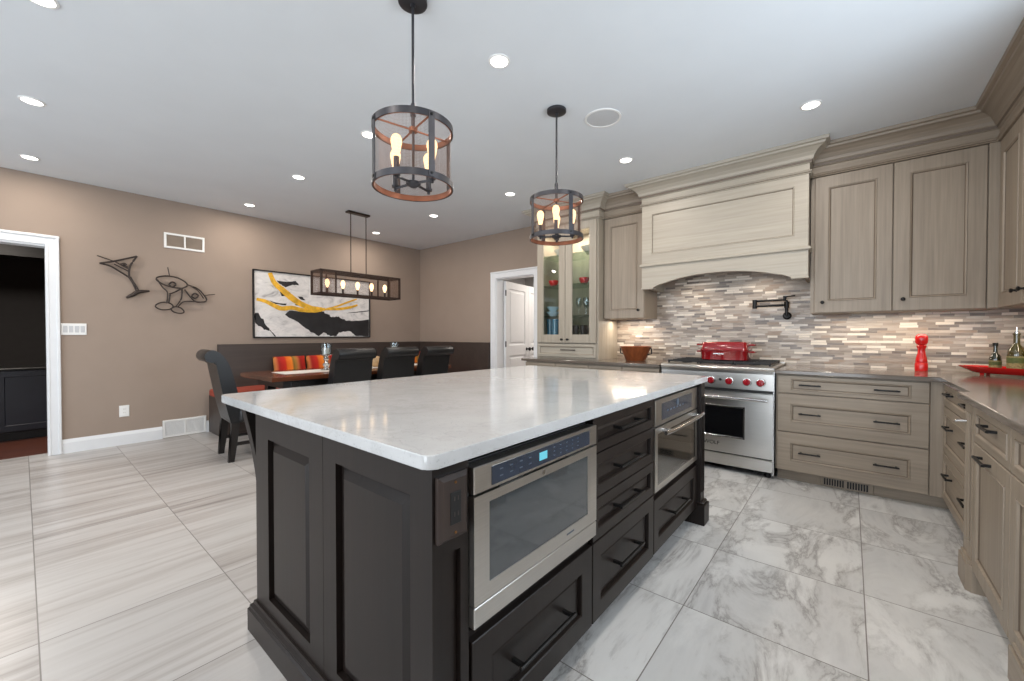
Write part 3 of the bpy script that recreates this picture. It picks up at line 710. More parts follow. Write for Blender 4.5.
text('WOLF', .046, mt @ Matrix.Translation((.445, .075, .0465)), M['iron'], odr, 'logo')
kp = MB().box(r0 + .008, r1 - .008, Ry - .02, Ry + .03, .055, .152, .003); kp.put('kick_panel', M['steel'], rg)
MB().box(r0 + .012, r1 - .012, Ry + .0, Ry + .03, .152, .167).put('kick_gap', M['black_gap'], rg)  # shade above the kick panel, put in as a black strip
for x in (r0 + .05, r1 - .05):
    for y in (Ry + .05, YB - .10): MB().lathe([(0, 0), (.022, 0), (.022, .02), (.016, .03), (.016, .125), (0, .125)], (x, y, 0), 14).put('leg', M['iron'], rg, smooth=40)
MB().box(r1 - .012, r1, Ry - .004, YB - .03, .03, .905).put('side_trim', M['chrome'], rg)
for i in range(3):
    gx0 = r0 + .03 + i * .286; gx1 = gx0 + .278; g = MB()
    for y in (4.02, 4.16, 4.30, 4.44, 4.58): g.box(gx0, gx1, y - .006, y + .006, .934, .95, .002)
    for x in (gx0 + .006, (gx0 + gx1) / 2, gx1 - .006): g.box(x - .006, x + .006, 4.02, 4.58, .930, .946, .002)
    for x in (gx0 + .008, gx1 - .008):
        for y in (4.025, 4.575): g.box(x - .006, x + .006, y - .006, y + .006, .921, .935)
    g.put('grate', M['iron'], rg)
    for y in (4.15, 4.45): MB().lathe([(0, 0), (.045, 0), (.045, .008), (.03, .010), (.03, .016), (0, .017)], ((gx0 + gx1) / 2, y, .9215), 18).put('burner', M['iron'], rg, smooth=40)
MB().box(r0, r1, YB - .030, YB - .013, .88, .934, .003).put('back_guard', M['steel'], rg)

# roaster: two stacked red pans, one dish with its grill-pan lid
rs = thing('roasting_pan', 'red enamel lidded roaster sitting on the range grates', 'pan', (-.905, 4.27, .95))
def rr(x0, x1, y0, y1, r, n=5):
    return arc(x1 - r, y1 - r, r, 0, 90, n) + arc(x0 + r, y1 - r, r, 90, 180, n) + arc(x0 + r, y0 + r, r, 180, 270, n) + arc(x1 - r, y0 + r, r, 270, 360, n)
def loft(mb, layers):
    b = bmesh.new(); R = [[b.verts.new((p[0], p[1], z)) for p in poly] for poly, z in layers]
    for a, d in zip(R, R[1:]):
        n = len(a)
        for j in range(n): b.faces.new((a[j], a[(j + 1) % n], d[(j + 1) % n], d[j]))
    b.faces.new(R[0][::-1]); b.faces.new(R[-1]); bmesh.ops.recalc_face_normals(b, faces=b.faces[:]); return mb.merge(b)
def rect(e): return rr(-1.105 - e, -.705 + e, 4.14 - e, 4.40 + e, .045 + e * .5)
loft(MB(), [(rect(-.018), .951), (rect(-.006), .958), (rect(0), 1.03), (rect(.004), 1.036), (rect(.004), 1.042)]).put('base_pan', M['red'], rs, smooth=50)
loft(MB(), [(rect(.0), 1.0425), (rect(.006), 1.047), (rect(.004), 1.054), (rect(-.004), 1.058), (rect(-.010), 1.115), (rect(-.018), 1.122), (rect(-.03), 1.122), (rect(-.04), 1.116)]).put('lid', M['red'], rs, smooth=50)
for z in (1.030, 1.095):
    for s in (-1, 1):
        cx = -.905 + s * .198
        MB().tube([(cx, 4.20, z), (cx + s * .04, 4.205, z), (cx + s * .05, 4.24, z), (cx + s * .05, 4.30, z), (cx + s * .04, 4.335, z), (cx, 4.34, z)], .008, 8).put('handle', M['red'], rs, smooth=50)
MB().box(-.985, -.895, 4.1365, 4.142, 1.008, 1.018, .001).put('badge', M['chrome'], rs)

# pot filler
pf = thing('pot_filler', 'folded bronze pot-filler tap on the mosaic above the range', 'tap', (-.46, YB - .012, 1.35))
yb = YB - .012
b = MB().lathe([(0, 0), (.036, 0), (.036, .006), (.022, .014), (.022, .05), (0, .052)], (-.46, yb, 1.37), 20, axis='-y'); b.tube([(-.46, yb - .04, 1.37), (-.46, yb - .06, 1.37), (-.46, yb - .06, 1.47)], .013, 10); b.put('wall_flange', M['black'], pf, smooth=40)
b = MB().lathe([(0, 0), (.02, 0), (.02, .06), (0, .06)], (-.46, yb - .06, 1.44), 14); b.tube([(-.46, yb - .06, 1.468), (-.72, yb - .06, 1.468)], .011, 10); b.lathe([(0, 0), (.02, 0), (.02, .085), (0, .085)], (-.72, yb - .06, 1.445), 14); b.put('lower_arm', M['black'], pf, smooth=40)
b = MB().tube([(-.72, yb - .06, 1.516), (-.50, yb - .095, 1.516), (-.47, yb - .10, 1.516), (-.455, yb - .10, 1.505), (-.453, yb - .10, 1.44)], .011, 10); b.put('upper_arm', M['black'], pf, smooth=40)
b = MB().lathe([(0, 0), (.014, 0), (.014, .03), (0, .03)], (-.47, yb - .10, 1.52), 12); b.tube([(-.47, yb - .10, 1.545), (-.39, yb - .10, 1.55)], .006, 8); b.put('valve_lever', M['black'], pf, smooth=40)

# wooden bowl, pepper mill, tray and bottles
BWX = -1.82
wb = thing('wooden_bowl', 'reddish wooden bowl with dark side handle on the counter left of the range', 'bowl', (BWX, 4.33, .906))
MB().lathe([(0, 0), (.10, 0), (.105, .005), (.165, .150), (.168, .158), (.158, .158), (.098, .018), (0, .016)], (BWX, 4.33, .9055), 32).put('bowl', M['bowlwood'], wb, smooth=40)
for s in (1, -1):
    MB().tube([(BWX + s * .155, 4.33, 1.045), (BWX + s * .178, 4.33, 1.04), (BWX + s * .178, 4.33, .985), (BWX + s * .136, 4.33, .975)], .008, 8).put('handle', M['iron'], wb, smooth=40)
PM = [(0, 0), (.036, 0), (.038, .006), (.038, .06), (.034, .068), (.036, .074), (.032, .10), (.023, .14), (.022, .17), (.030, .195), (.026, .202), (.028, .206), (.036, .225), (.038, .255), (.034, .275), (.020, .288), (0, .290)]
pm = thing('pepper_mill', 'tall glossy red pepper mill on the corner countertop', 'pepper mill', (.43, 4.48, .9055))
MB().lathe(PM[:11] + [(0, .195)], (.43, 4.48, .9055), 28).put('mill_body', M['redl'], pm, smooth=40)
MB().lathe([(0, .196)] + PM[11:], (.43, 4.48, .9055), 28).put('mill_head', M['redl'], pm, smooth=40)
# red tray: long dish on little feet, running along the right-hand wall
tr = thing('serving_tray', 'long red footed tray holding oil bottles on the right countertop', 'tray', (.86, 4.30, .906))
TM = Matrix.Translation((.86, 4.28, 0)) @ Matrix.Rotation(math.radians(-38), 4, 'Z')
b = bmesh.new()
def ell(a, c, n=36): return [(a * math.copysign(abs(math.cos(t)) ** .75, math.cos(t)), c * math.copysign(abs(math.sin(t)) ** .75, math.sin(t))) for t in [2 * PI * i / n for i in range(n)]]
tb = MB(); loft(tb, [(ell(.19, .055), .918), (ell(.21, .065), .921), (ell(.280, .105), .958), (ell(.290, .11), .966), (ell(.280, .105), .964), (ell(.205, .064), .927)]); tb.bm.transform(TM); tb.put('dish', M['redl'], tr, smooth=40)
for x, y in ((-.15, -.03), (-.15, .03), (.15, -.03), (.15, .03)):
    f = MB().lathe([(0, .9055), (.010, .9055), (.012, .9195), (0, .9195)], (x, y, 0), 10); f.bm.transform(TM); f.put('foot', M['redl'], tr)
def bottle(loc, s, h, mat, label, pour=False):
    t = thing('oil_bottle', label, 'bottle', loc)
    r = .030 * s
    pr = [(0, 0), (r, 0), (r * 1.04, .004), (r * 1.04, h * .48), (r * .9, h * .56), (r * .42, h * .66), (r * .38, h * .70), (r * .38, h * .88), (r * .46, h * .885), (r * .46, h * .92), (0, h * .92)]
    MB().lathe(pr, loc, 24).put('glass_body', mat, t, smooth=40)
    MB().lathe([(r * 1.05, h * .12), (r * 1.06, h * .12), (r * 1.06, h * .40), (r * 1.05, h * .40)], loc, 24).put('paper_label', M['label'], t)
    MB().lathe([(r * 1.06, h * .24), (r * 1.075, h * .24), (r * 1.075, h * .36), (r * 1.06, h * .36)], loc, 24).put('label_band', M['labelg'], t)
    if pour: MB().lathe([(r * .3, h * .92), (r * .3, h * .95), (r * .12, h * .97), (r * .10, h * 1.06), (0, h * 1.06)], loc, 12).put('pourer', M['chrome'], t)
    else: MB().lathe([(r * .46, h * .90), (r * .48, h * .90), (r * .48, h), (0, h)], loc, 16).put('cap', M['black'], t)
def tp(x, y, z=.9275): return tuple(TM @ Vector((x, y, z)))
bottle(tp(-.105, .012), .95, .205, M['darkglass'], 'small dark bottle with black cap on the red tray, left of the taller bottles')
bottle(tp(.005, .0), 1.35, .295, M['oilglass'], 'tall olive oil bottle with pourer on the red tray', True)
bottle(tp(.105, .012), 1.2, .26, M['darkglass'], 'green bottle at the photo edge on the red tray', True)

# ================================================================== ISLAND
i0, i1, j0, j1 = -1.83, -.75, .62, 2.76
isl = thing('kitchen_island', 'dark espresso kitchen island with panelled end and drawers', 'kitchen island', (-1.3, 1.7, 0))
FXI = -.752    # carcass face behind drawer fronts
bd = MB().box(i0, -1.35, j0, j1, .0, .893)                      # solid seating half
bd.box(-1.35, FXI, j0, .72, .0, .893); bd.box(-1.35, FXI, 1.352, 1.966, .10, .893)
bd.box(-1.35, FXI, 2.69, j1, .0, .893); bd.box(-1.35, FXI, .72, 1.352, .10, .42); bd.box(-1.35, FXI, 1.966, 2.69, .10, .40)
bd.box(-1.35, FXI - .01, .72, 1.352, .868, .893); bd.box(-1.35, FXI - .01, 1.966, 2.69, .868, .893); bd.box(-1.35, -.83, .72, 2.69, 0, .10)
bd.put('body', M['esp'], isl)
def raised(mb, w, h, mt, l, r, bt, tp_):
    slabs = ((0, l, 0, h), (w - r, w, 0, h), (l, w - r, 0, bt), (l, w - r, h - tp_, h))
    for a in slabs: mb.box(a[0], a[1], a[2], a[3], 0, .024, 0, mt)
    mb.rings(w - l - r, h - bt - tp_, [(0, -.004), (0, .004), (.016, .004), (.040, .019)], mt, l, bt)
    return mb
mt = face(-1.832, j0, .10, '-y'); raised(MB(), .568, .793, mt, .125, .095, .070, .105).put('end_panel', M['esp'], isl)
mt = face(-1.262, j0, .10, '-y'); raised(MB(), .510, .793, mt, .080, .064, .066, .090).put('end_panel', M['esp'], isl)
BM = [(-.01, 0), (.028, 0), (.028, .085), (.022, .092), (.022, .100), (.012, .108), (.010, .118), (-.01, .118)]
MB().sweep([(i0 - .002, j1), (i0 - .002, j0 - .022), (-.735, j0 - .022)], BM).put('base_moulding', M['esp'], isl)
# corner post beside the microwave
mt = face(-.752, j0 - .0245, .0, '+x')
cp = MB()
for a in ((0, .030, .0, .893), (.088, .1155, .0, .893), (.030, .088, .0, .14), (.030, .088, .665, .893)): cp.box(a[0], a[1], a[2], a[3], 0, .020, .0, mt)
cp.box(.03, .088, .14, .665, 0, .006, 0, mt); cp.put('corner_post', M['esp'], isl)
# far post with its block foot
fp = MB().box(-.76, -.708, 2.695, 2.775, .14, .893, .003); fp.box(-.712, -.702, 2.712, 2.722, .2, .8, .003); fp.box(-.712, -.702, 2.746, 2.758, .2, .8, .003); fp.put('far_post', M['esp'], isl)
fb = MB().box(-.775, -.684, 2.688, 2.80, 0, .125, .003); fb.box(-.77, -.692, 2.692, 2.79, .125, .145, .008); fb.put('post_foot', M['esp'], isl)
def drawer(y0, y1, z0, z1, rail, L, pv=.5):
    mt = face(FXI, y0, z0, '+x'); w, h = y1 - y0, z1 - z0
    d = MB().rings(w, h, [(0, 0), (0, .020), (.002, .022), (rail, .022), (rail + .003, .019), (rail + .004, .006), (rail + .012, .006), (rail + .022, .009)], mt).put('drawer', M['esp'], isl)
    pull(MB(), mt, w / 2, h * pv, L, .008, .0055, .046).put('handle', M['black'], d)
drawer(.722, 1.346, .104, .404, .072, .30, .48)
for z0, z1, rl in ((.742, .880, .036), (.573, .737, .040), (.410, .568, .040), (.104, .404, .062)): drawer(1.352, 1.962, z0, z1, rl, .24)
drawer(1.969, 2.688, .108, .375, .062, .26)
# corbels under the seating overhang
for y in (.598, 2.70):
    of = lambda d_: .200 * (1 - d_) ** 1.6
    outer = [(i0 - of(k / 12), .893 - .34 * k / 12) for k in range(13)]
    inner = [(i0 - max(0, of(k / 12) - .052 * (1 - .3 * k / 12)), .893 - .34 * k / 12) for k in range(8, -1, -1)]
    MB().prism(outer + inner, y, y + .06, 'y').put('corbel', M['esp'], isl)
o = MB().prism(rr(-2.125, -.690, .553, 2.79, .024, 6), .8935, .926, 'z', bev=.003).put('island_countertop', M['quartz'], smooth=40)
tag(origin(o, (-1.4, 1.67, .8935)), 'white veined quartz slab topping the dark island', 'countertop')
# outlet
ol = thing('island_outlet', 'black outlet on a dark wood block at the near corner of the island', 'outlet', (-.73, .66, .70))
mt = face(-.7315, .604, .703, '+x')
MB().rings(.092, .155, [(0, 0), (0, .010), (.010, .018), (.012, .018)], mt).put('backing_block', M['outwood'], ol)
MB().box(.030, .064, .038, .115, .017, .020, .002, mt).put('socket_plate', M['black_gap'], ol)
s_ = MB()
for v in (.057, .094):
    for u in (.041, .052): s_.box(u, u + .0025, v, v + .010, .0195, .0206, 0, mt)
s_.put('socket_slots', M['leather_side'], ol)
for v in (.018, .137): MB().lathe([(0, 0), (.0035, 0), (.003, .002), (0, .002)], (.047, v, .018), 10, mt).put('screw', M['brass'], ol)
# microwave drawer
mw = thing('microwave_drawer', 'stainless microwave drawer with cyan display built into the island', 'microwave', (-.73, 1.03, .45))
FM = -.716
MB().box(-1.30, -.757, .730, 1.342, .430, .860).put('body', M['black_gap'], mw)
mt = face(-.7515, .7125, .0, '+x'); w = .6335; dd = .038
f = MB().box(0, w, .788, .857, 0, dd, .002, mt); cpn = f.put('control_panel', M['steely'], mw)
MB().box(.064, w - .055, .797, .846, dd - .001, dd + .0015, 0, mt).put('touch_panel', M['panelglass'], cpn)
MB().box(.274, .314, .810, .834, dd + .001, dd + .0022, 0, mt).put('display', M['display'], cpn)
for c in range(4):
    for r in range(2): MB().box(.095 + c * .042, .108 + c * .042, .812 + r * .018, .815 + r * .018, dd + .001, dd + .002, 0, mt).put('button_mark', M['marks'], cpn)
for c in range(5):
    for r in range(3): MB().box(.350 + c * .036, .358 + c * .036, .808 + r * .013, .811 + r * .013, dd + .001, dd + .002, 0, mt).put('button_mark', M['marks'], cpn)
fr = MB()
for a in ((0, .056, .506, .782), (w - .064, w, .506, .782), (.056, w - .064, .506, .548), (.056, w - .064, .757, .782)): fr.box(a[0], a[1], a[2], a[3], 0, dd, 0, mt)
dr = fr.put('door', M['steely'], mw)
MB().box(.056, w - .064, .548, .757, .004, dd - .002, 0, mt).put('window', M['mwglass'], dr)
MB().lathe([(0, 0), (.008, 0), (.008, .001), (0, .001)], (.298, .770, dd), 16, mt).put('badge', M['chrome'], dr)
MB().box(.43, .475, .525, .530, dd - .001, dd + .001, 0, mt).put('printed_mark', M['marks'], dr)
MB().box(0, w, .449, .502, 0, dd, .002, mt).put('lower_trim', M['steely'], mw)
gr = MB().box(.10, .20, .7825, .7865, .004, dd - .004, 0, mt); gr.box(.44, .54, .7825, .7865, .004, dd - .004, 0, mt); gr.put('finger_slot', M['black_gap'], mw)
# small built-in oven
ov = thing('built_in_oven', 'small stainless glass-door oven at the far end of the island', 'oven', (-.73, 2.33, .42))
MB().box(-1.30, -1.26, 1.985, 2.675, .405, .866).put('rear_panel', M['black_gap'], ov)
sh = MB().box(-1.26, -.758, 1.975, 1.99, .405, .866); sh.box(-1.26, -.758, 2.67, 2.685, .405, .866); sh.box(-1.26, -.758, 1.99, 2.67, .405, .43); sh.box(-1.26, -.758, 1.99, 2.67, .845, .866); sh.put('cavity', M['leather_side'], ov)
mt = face(-.758, 1.973, 0, '+x'); w = .712; dd = .030
f = MB().box(0, w, .735, .866, 0, dd, .002, mt).put('control_panel', M['steely'], ov)
MB().box(.09, w - .12, .757, .842, dd - .001, dd + .0015, 0, mt).put('touch_panel', M['panelglass'], f)
for c in range(6): MB().box(.16 + c * .05, .185 + c * .05, .792, .800, dd + .001, dd + .002, 0, mt).put('button_mark', M['marks'], f)
MB().lathe([(0, 0), (.018, 0), (.018, .004), (0, .004)], (.33, .820, dd), 18, mt).put('dial', M['marks'], f)
fr = MB()
for a in ((0, .038, .410, .728), (w - .038, w, .410, .728), (.038, w - .038, .410, .440), (.038, w - .038, .695, .728)): fr.box(a[0], a[1], a[2], a[3], 0, dd, .001, mt)
dr = fr.put('door', M['steely'], ov)
MB().box(.038, w - .038, .440, .695, dd - .008, dd - .001, 0, mt).put('window', M['ovenpane'], dr)
hb = MB().tube([(.03, .708, .072), (.12, .708, .080), (w / 2, .708, .084), (w - .12, .708, .080), (w - .03, .708, .072)], .011, 12, mt, flat=.8)
for u in (.10, w - .10): hb.box(u - .012, u + .012, .700, .716, dd - .001, .078, .002, mt)
hb.put('handle', M['chrome'], dr, smooth=40)
rk = MB()
for z in (.56, .64):
    for i in range(12): rk.tube([(-1.24 + i * .038, 2.0, z), (-1.24 + i * .038, 2.66, z)], .0025, 6)
    rk.tube([(-1.25, 2.0, z), (-.80, 2.0, z)], .003, 6); rk.tube([(-1.25, 2.66, z), (-.80, 2.66, z)], .003, 6)
rk.put('wire_rack', M['chrome'], ov)
MB().box(.40, .46, .455, .459, dd - .0015, dd + .0005, 0, mt).put('badge', M['chrome'], dr)

# ================================================================== PENDANTS
def pendant(loc, a0, b0, zc, label):
    t = thing('pendant_light', label, 'pendant light', loc, 0, 'drum pendants over the island')
    x, y, _ = loc; z1 = zc; z0 = zc - .286; R = .180
    MB().lathe([(0, 2.738), (.066, 2.738), (.066, 2.722), (.055, 2.716), (.012, 2.714), (.012, 2.70), (0, 2.70)], (x, y, 0), 28).put('canopy', M['bronze'], t, smooth=40)
    b = MB().tube([(x, y, 2.71), (x, y, z1 + .09)], .0065, 10); b.lathe([(0, 0), (.013, 0), (.013, .045), (.009, .058), (0, .058)], (x, y, z1 + .05), 14); b.tube([(x, y, z1 + .06), (x, y, z1 - .02)], .0095, 10); b.tube([(x, y, z1), (x, y, z0 + .02)], .0065, 10); b.put('rod', M['bronze'], t, smooth=40)
    for za, zb in ((z1 - .029, z1), (z0, z0 + .029)):
        MB().lathe([(R, za), (R + .004, za), (R + .004, zb), (R, zb), (R, za)], (x, y, 0), 48).put('ring', M['bronze'], t, smooth=40)
        MB().lathe([(R - .0055, za + .001), (R - .001, za + .001), (R - .001, zb - .001), (R - .0055, zb - .001), (R - .0055, za + .001)], (x, y, 0), 48).put('ring_lining', M['copper'], t, smooth=40)
    for k in range(4):
        a = math.radians(a0 + 90 * k); T = Matrix.Translation((x, y, 0)) @ Matrix.Rotation(a, 4, 'Z')
        MB().box(R + .003, R + .007, -.014, .014, z0 + .004, z1 - .004, 0, T).put('strap', M['bronze'], t)
        bo = MB()
        for z in (z0 + .018, z1 - .017): bo.lathe([(0, 0), (.007, 0), (.006, .004), (0, .005)], (R + .007, 0, z), 10, T, axis='x')
        bo.put('bolt', M['black'], t)
        MB().tube([(0, 0, z1 - .014), (R - .004, 0, z1 - .016)], .0045, 8, T).put('spoke', M['copper'], t)
        T2 = Matrix.Translation((x, y, 0)) @ Matrix.Rotation(math.radians(b0 + 90 * k), 4, 'Z')
        MB().tube([(0, 0, z0 + .026), (.05, 0, z0 + .024), (.11, 0, z0 + .022)], .006, 8, T2).put('lamp_arm', M['bronze'], t, smooth=40)
        s = MB().lathe([(0, -.015), (.007, -.013), (.008, 0), (.016, .002), (.018, .012), (.0125, .014), (.0125, .085), (0, .085)], (.11, 0, z0 + .022), 14, T2).put('candle_sleeve', M['bronze'], t, smooth=40)
        MB().lathe([(.010, .083), (.013, .092), (.020, .125), (.0245, .150), (.0235, .165), (.017, .178), (.008, .184), (0, .185)], (.11, 0, z0 + .022), 16, T2).put('bulb', M['bulb'], t, smooth=40)
    MB().lathe([(0, -.004), (.012, -.002), (.024, .006), (.034, .012), (.034, .022), (.012, .028), (0, .028)], (x, y, z0 + .008), 18).put('hub', M['bronze'], t, smooth=40)
    MB().lathe([(0, 0), (.02, 0), (.02, .018), (0, .018)], (x, y, z1 - .023), 16).put('spoke_hub', M['copper'], t, smooth=40)
    sc = MB().lathe([(R - .0065, z0 + .02), (R - .0065, z1 - .02)], (x, y, 0), 64).put('wire_screen', M['screen_round'], t, smooth=60)
pendant((-1.57, 1.172, 0), -12, 12, 2.153, 'larger-looking mesh drum pendant with bulbs over the near half of the island')
pendant((-1.57, 2.372, 0), -26, -58, 2.131, 'mesh drum pendant over the far half of the island, beside the ceiling speaker')
for o in [o for o in bpy.data.objects if o.name.startswith('pendant_light')]:   # bring each pendant's base point up to its drum
    dz = 1.87
    o.location.z += dz
    for c in o.children: c.data.transform(Matrix.Translation((0, 0, -dz)))

# ================================================================== CHANDELIER over the dining table
ch = thing('linear_chandelier', 'dark rectangular mesh-box chandelier with five bulbs over the dining table', 'chandelier', (-4.83, 2.75, 1.66))
X0, X1, Y0, Y1, Z0, Z1 = -4.95, -4.71, 2.22, 3.28, 1.678, 1.945
MB().box(-4.87, -4.79, 2.60, 2.90, 2.715, 2.738, .004).put('canopy', M['brownbronze'], ch)
for y in (2.65, 2.86): MB().tube([(-4.83, y, 2.72), (-4.83, y, Z1)], .006, 8).put('rod', M['brownbronze'], ch, smooth=40)
f = MB(); t_ = .011
for x in (X0, X1):
    for z in (Z0, Z1): f.box(x - t_, x + t_, Y0 - t_, Y1 + t_, z - t_, z + t_)
for y in (Y0, Y1):
    for z in (Z0, Z1): f.box(X0, X1, y - t_, y + t_, z - t_, z + t_)
    for x in (X0, X1): f.box(x - t_, x + t_, y - t_, y + t_, Z0, Z1)
for y in (Y0 + .175, Y1 - .175):
    for x in (X0, X1): f.box(x - .007, x + .007, y - .007, y + .007, Z0, Z1)
f.box(-4.84, -4.82, Y0, Y1, Z1 - .008, Z1 + .008); f.box(-4.85, -4.81, Y0, Y1, Z0 - .008, Z0 + .008); f.box(X0, X1, 2.745, 2.755, Z1 - .006, Z1 + .006); f.put('frame', M['brownbronze'], ch)
for (a, bb) in ((Y0, Y0 + .175), (Y1 - .175, Y1)):
    for x in (X0, X1): MB().box(x - .0008, x + .0008, a + .01, bb - .005, Z0 + .01, Z1 - .01).put('wire_screen', M['screen_flat'], ch)
for y in (Y0, Y1): MB().box(X0 + .01, X1 - .01, y - .0008, y + .0008, Z0 + .01, Z1 - .01).put('wire_screen', M['screen_flat'], ch)
for x in (X0,): MB().box(x - .0008, x + .0008, Y0 + .175, Y1 - .175, Z0 + .01, Z1 - .01).put('wire_screen', M['screen_flat'], ch)
for i in range(5):
    y = Y0 + .128 + i * .196
    MB().lathe([(0, 0), (.018, 0), (.018, .012), (.013, .015), (.013, .075), (0, .075)], (-4.83, y, Z0 + .005), 14).put('candle_sleeve', M['brownbronze'], ch, smooth=40)
    MB().lathe([(.010, .075), (.014, .085), (.025, .120), (.027, .142), (.020, .168), (.008, .180), (0, .182)], (-4.83, y, Z0 + .005), 14).put('bulb', M['bulb'], ch, smooth=40)
# ================================================================== CEILING FIXTURES
spots = [(-5.53, .06, 'round recessed ceiling light by the left wall, nearest the doorway'),
         (-4.19, .06, 'round recessed ceiling light at the left photo edge, nearer than the wall-side one'),
         (-2.885, .07, 'round recessed ceiling light cut by the top edge at the upper left'),
         (-5.53, 1.755, 'round recessed ceiling light by the left wall above the duct grille'),
         (-4.185, 1.755, 'round recessed ceiling light between the chandelier and the left photo edge'),
         (-2.88, 1.735, 'round recessed ceiling light seen just left of the near pendant drum'),
         (-1.543, 1.745, 'round recessed ceiling light between the two pendant stems'),
         (-5.55, 3.455, 'round recessed ceiling light by the left wall beyond the chandelier'),
         (-4.180, 3.44, 'round recessed ceiling light seen below the near pendant, right of the chandelier'),
         (-2.89, 3.45, 'round recessed ceiling light seen just left of the far pendant'),
         (-1.543, 3.44, 'round recessed ceiling light beside the left end of the hood crown'),
         (-.216, 3.42, 'round recessed ceiling light in front of the right wall cabinets')]
for x, y, lb in spots:
    t = thing('recessed_light', lb, 'ceiling light', (x, y, H), 0, 'recessed ceiling lights')
    MB().lathe([(.047, 0), (.050, -.006), (.060, -.004), (.062, 0), (.047, 0)], (x, y, H), 28).put('trim_ring', M['white'], t, smooth=40)
    MB().lathe([(0, -.003), (.048, -.003), (.048, -.0005), (0, -.0005)], (x, y, H), 24).put('lens', M['lens'], t)
    area('recessed_lamp', (x, y, H - .012), (0, 0, 0), .11, .11, 9.5, NEUT, 'DISK')
for x, y in ((-.216, 1.75), (-.216, .07), (-1.543, .07)): area('recessed_lamp', (x, y, H - .012), (0, 0, 0), .11, .11, 9.5, NEUT, 'DISK')
t = thing('ceiling_speaker', 'round white grille speaker flush in the ceiling beside the far pendant', 'speaker', (-1.375, 2.675, H))
MB().lathe([(.112, 0), (.116, -.006), (.128, -.005), (.130, 0), (.112, 0)], (-1.375, 2.675, H), 36).put('rim', M['white'], t, smooth=40)
MB().lathe([(0, -.005), (.08, -.004), (.113, -.002), (.113, 0)], (-1.375, 2.675, H), 36).put('grille', M['speakergrille'], t, smooth=40)

# ================================================================== LEFT WALL ITEMS
def grille(name, label, y0, y1, z0, z1, n, fin, back, cat='vent', bars=3):
    t = thing(name, label, cat, (XL, (y0 + y1) / 2, z0)); f = MB(); fw = .022
    for a in ((y0, y1, z0, z0 + fw), (y0, y1, z1 - fw, z1), (y0, y0 + fw, z0 + fw, z1 - fw), (y1 - fw, y1, z0 + fw, z1 - fw), ((y0 + y1) / 2 - .008, (y0 + y1) / 2 + .008, z0 + fw, z1 - fw)):
        f.box(XL, XL + .012, a[0], a[1], a[2], a[3], .002)
    f.put('frame', M['white'], t)
    MB().box(XL + .001, XL + .003, y0 + .01, y1 - .01, z0 + .01, z1 - .01).put('duct_backing', back, t)
    l = MB(); k = (z1 - z0 - 2 * fw) / n
    for i in range(n):
        z = z0 + fw + (i + .5) * k; m = Matrix.Translation((XL + .006, 0, z)) @ Matrix.Rotation(math.radians(35), 4, 'Y')
        l.box(-.004, .004, y0 + fw, y1 - fw, -k * .16, k * .16, 0, m)
    l.put('louvres', fin, t)
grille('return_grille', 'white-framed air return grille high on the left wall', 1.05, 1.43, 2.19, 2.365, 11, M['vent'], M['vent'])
grille('floor_vent', 'white louvred vent set low in the left wall baseboard', 1.02, 1.43, .005, .205, 12, M['white'], M['speakergrille'])
t = thing('light_switch', 'white four-gang light switch plate beside the left doorway', 'switch', (XL, .335, 1.185))
mt = face(XL, .250, 1.188, '+x'); MB().rings(.178, .116, [(0, 0), (0, .004), (.004, .007)], mt).put('plate', M['white'], t)
for i in range(4):
    MB().box(.014 + i * .040, .044 + i * .040, .025, .091, .0055, .0095, .001, mt).put('toggle', M['speakergrille'], t)
t = thing('wall_outlet', 'white wall outlet low on the left wall between doorway and vent', 'outlet', (XL, .70, .30))
mt = face(XL, .662, .302, '+x'); MB().rings(.080, .122, [(0, 0), (0, .004), (.004, .007)], mt).put('plate', M['white'], t)
MB().box(.024, .056, .020, .102, .006, .009, .001, mt).put('socket', M['white'], t)
s_ = MB()
for v in (.040, .078):
    for u in (.033, .044): s_.box(u, u + .003, v, v + .011, .0085, .0095, 0, mt)
s_.put('socket_slots', M['vent'], t)

# metal wall art: tilted martini glasses, drawn in wire (u along +Y, v up) standing off the wall
import numpy as _np
_f = 407.; _yaw = math.radians(39.7); _p = math.radians(.77)
_F = Vector((-math.sin(_yaw) * math.cos(_p), math.cos(_yaw) * math.cos(_p), -math.sin(_p))); _R = Vector((math.cos(_yaw), math.sin(_yaw), 0)); _U = _R.cross(_F)
WX = XL + .04
def wa(px, py):      # survey of the sculpture's outline, as wall coordinates in metres
    d = _F * _f + _R * (px - 512) - _U * (py - 340.5); k = WX / d.x
    return (WX, d.y * k, 1.187 + d.z * k)
def c2(pts): return [wa(90 + x / 7.877, 240 + y / 7.877) for x, y in pts]
def smoothline(pts, n=6, closed=False):
    P = [Vector(p) for p in pts]; N = len(P); out = []
    for i in range(N if closed else N - 1):
        g = lambda k: P[k % N] if closed else P[max(0, min(N - 1, k))]
        p0, p1, p2, p3 = g(i - 1), g(i), g(i + 1), g(i + 2)
        for j in range(n):
            s = j / n; out.append(.5 * ((2 * p1) + (p2 - p0) * s + (2 * p0 - 5 * p1 + 4 * p2 - p3) * s * s + (3 * p1 - p0 - 3 * p2 + p3) * s ** 3))
    if not closed: out.append(P[-1])
    return out
def stand(mb, pts):
    for p in c2(pts): mb.tube([(XL + .0005, p[1], p[2]), (WX, p[1], p[2])], .004, 6)
a1 = thing('metal_wall_art', 'single tilted wire martini glass sculpture on the left wall, nearer the doorway', 'wall art', tuple(c2([(290, 455)])[0]))
b = MB()
for pts in ([(75, 182), (200, 165), (370, 128)], [(75, 182), (160, 205), (230, 245), (310, 295)], [(370, 128), (325, 190), (308, 240), (310, 295)]): b.tube(smoothline(c2(pts)), .0088, 8)
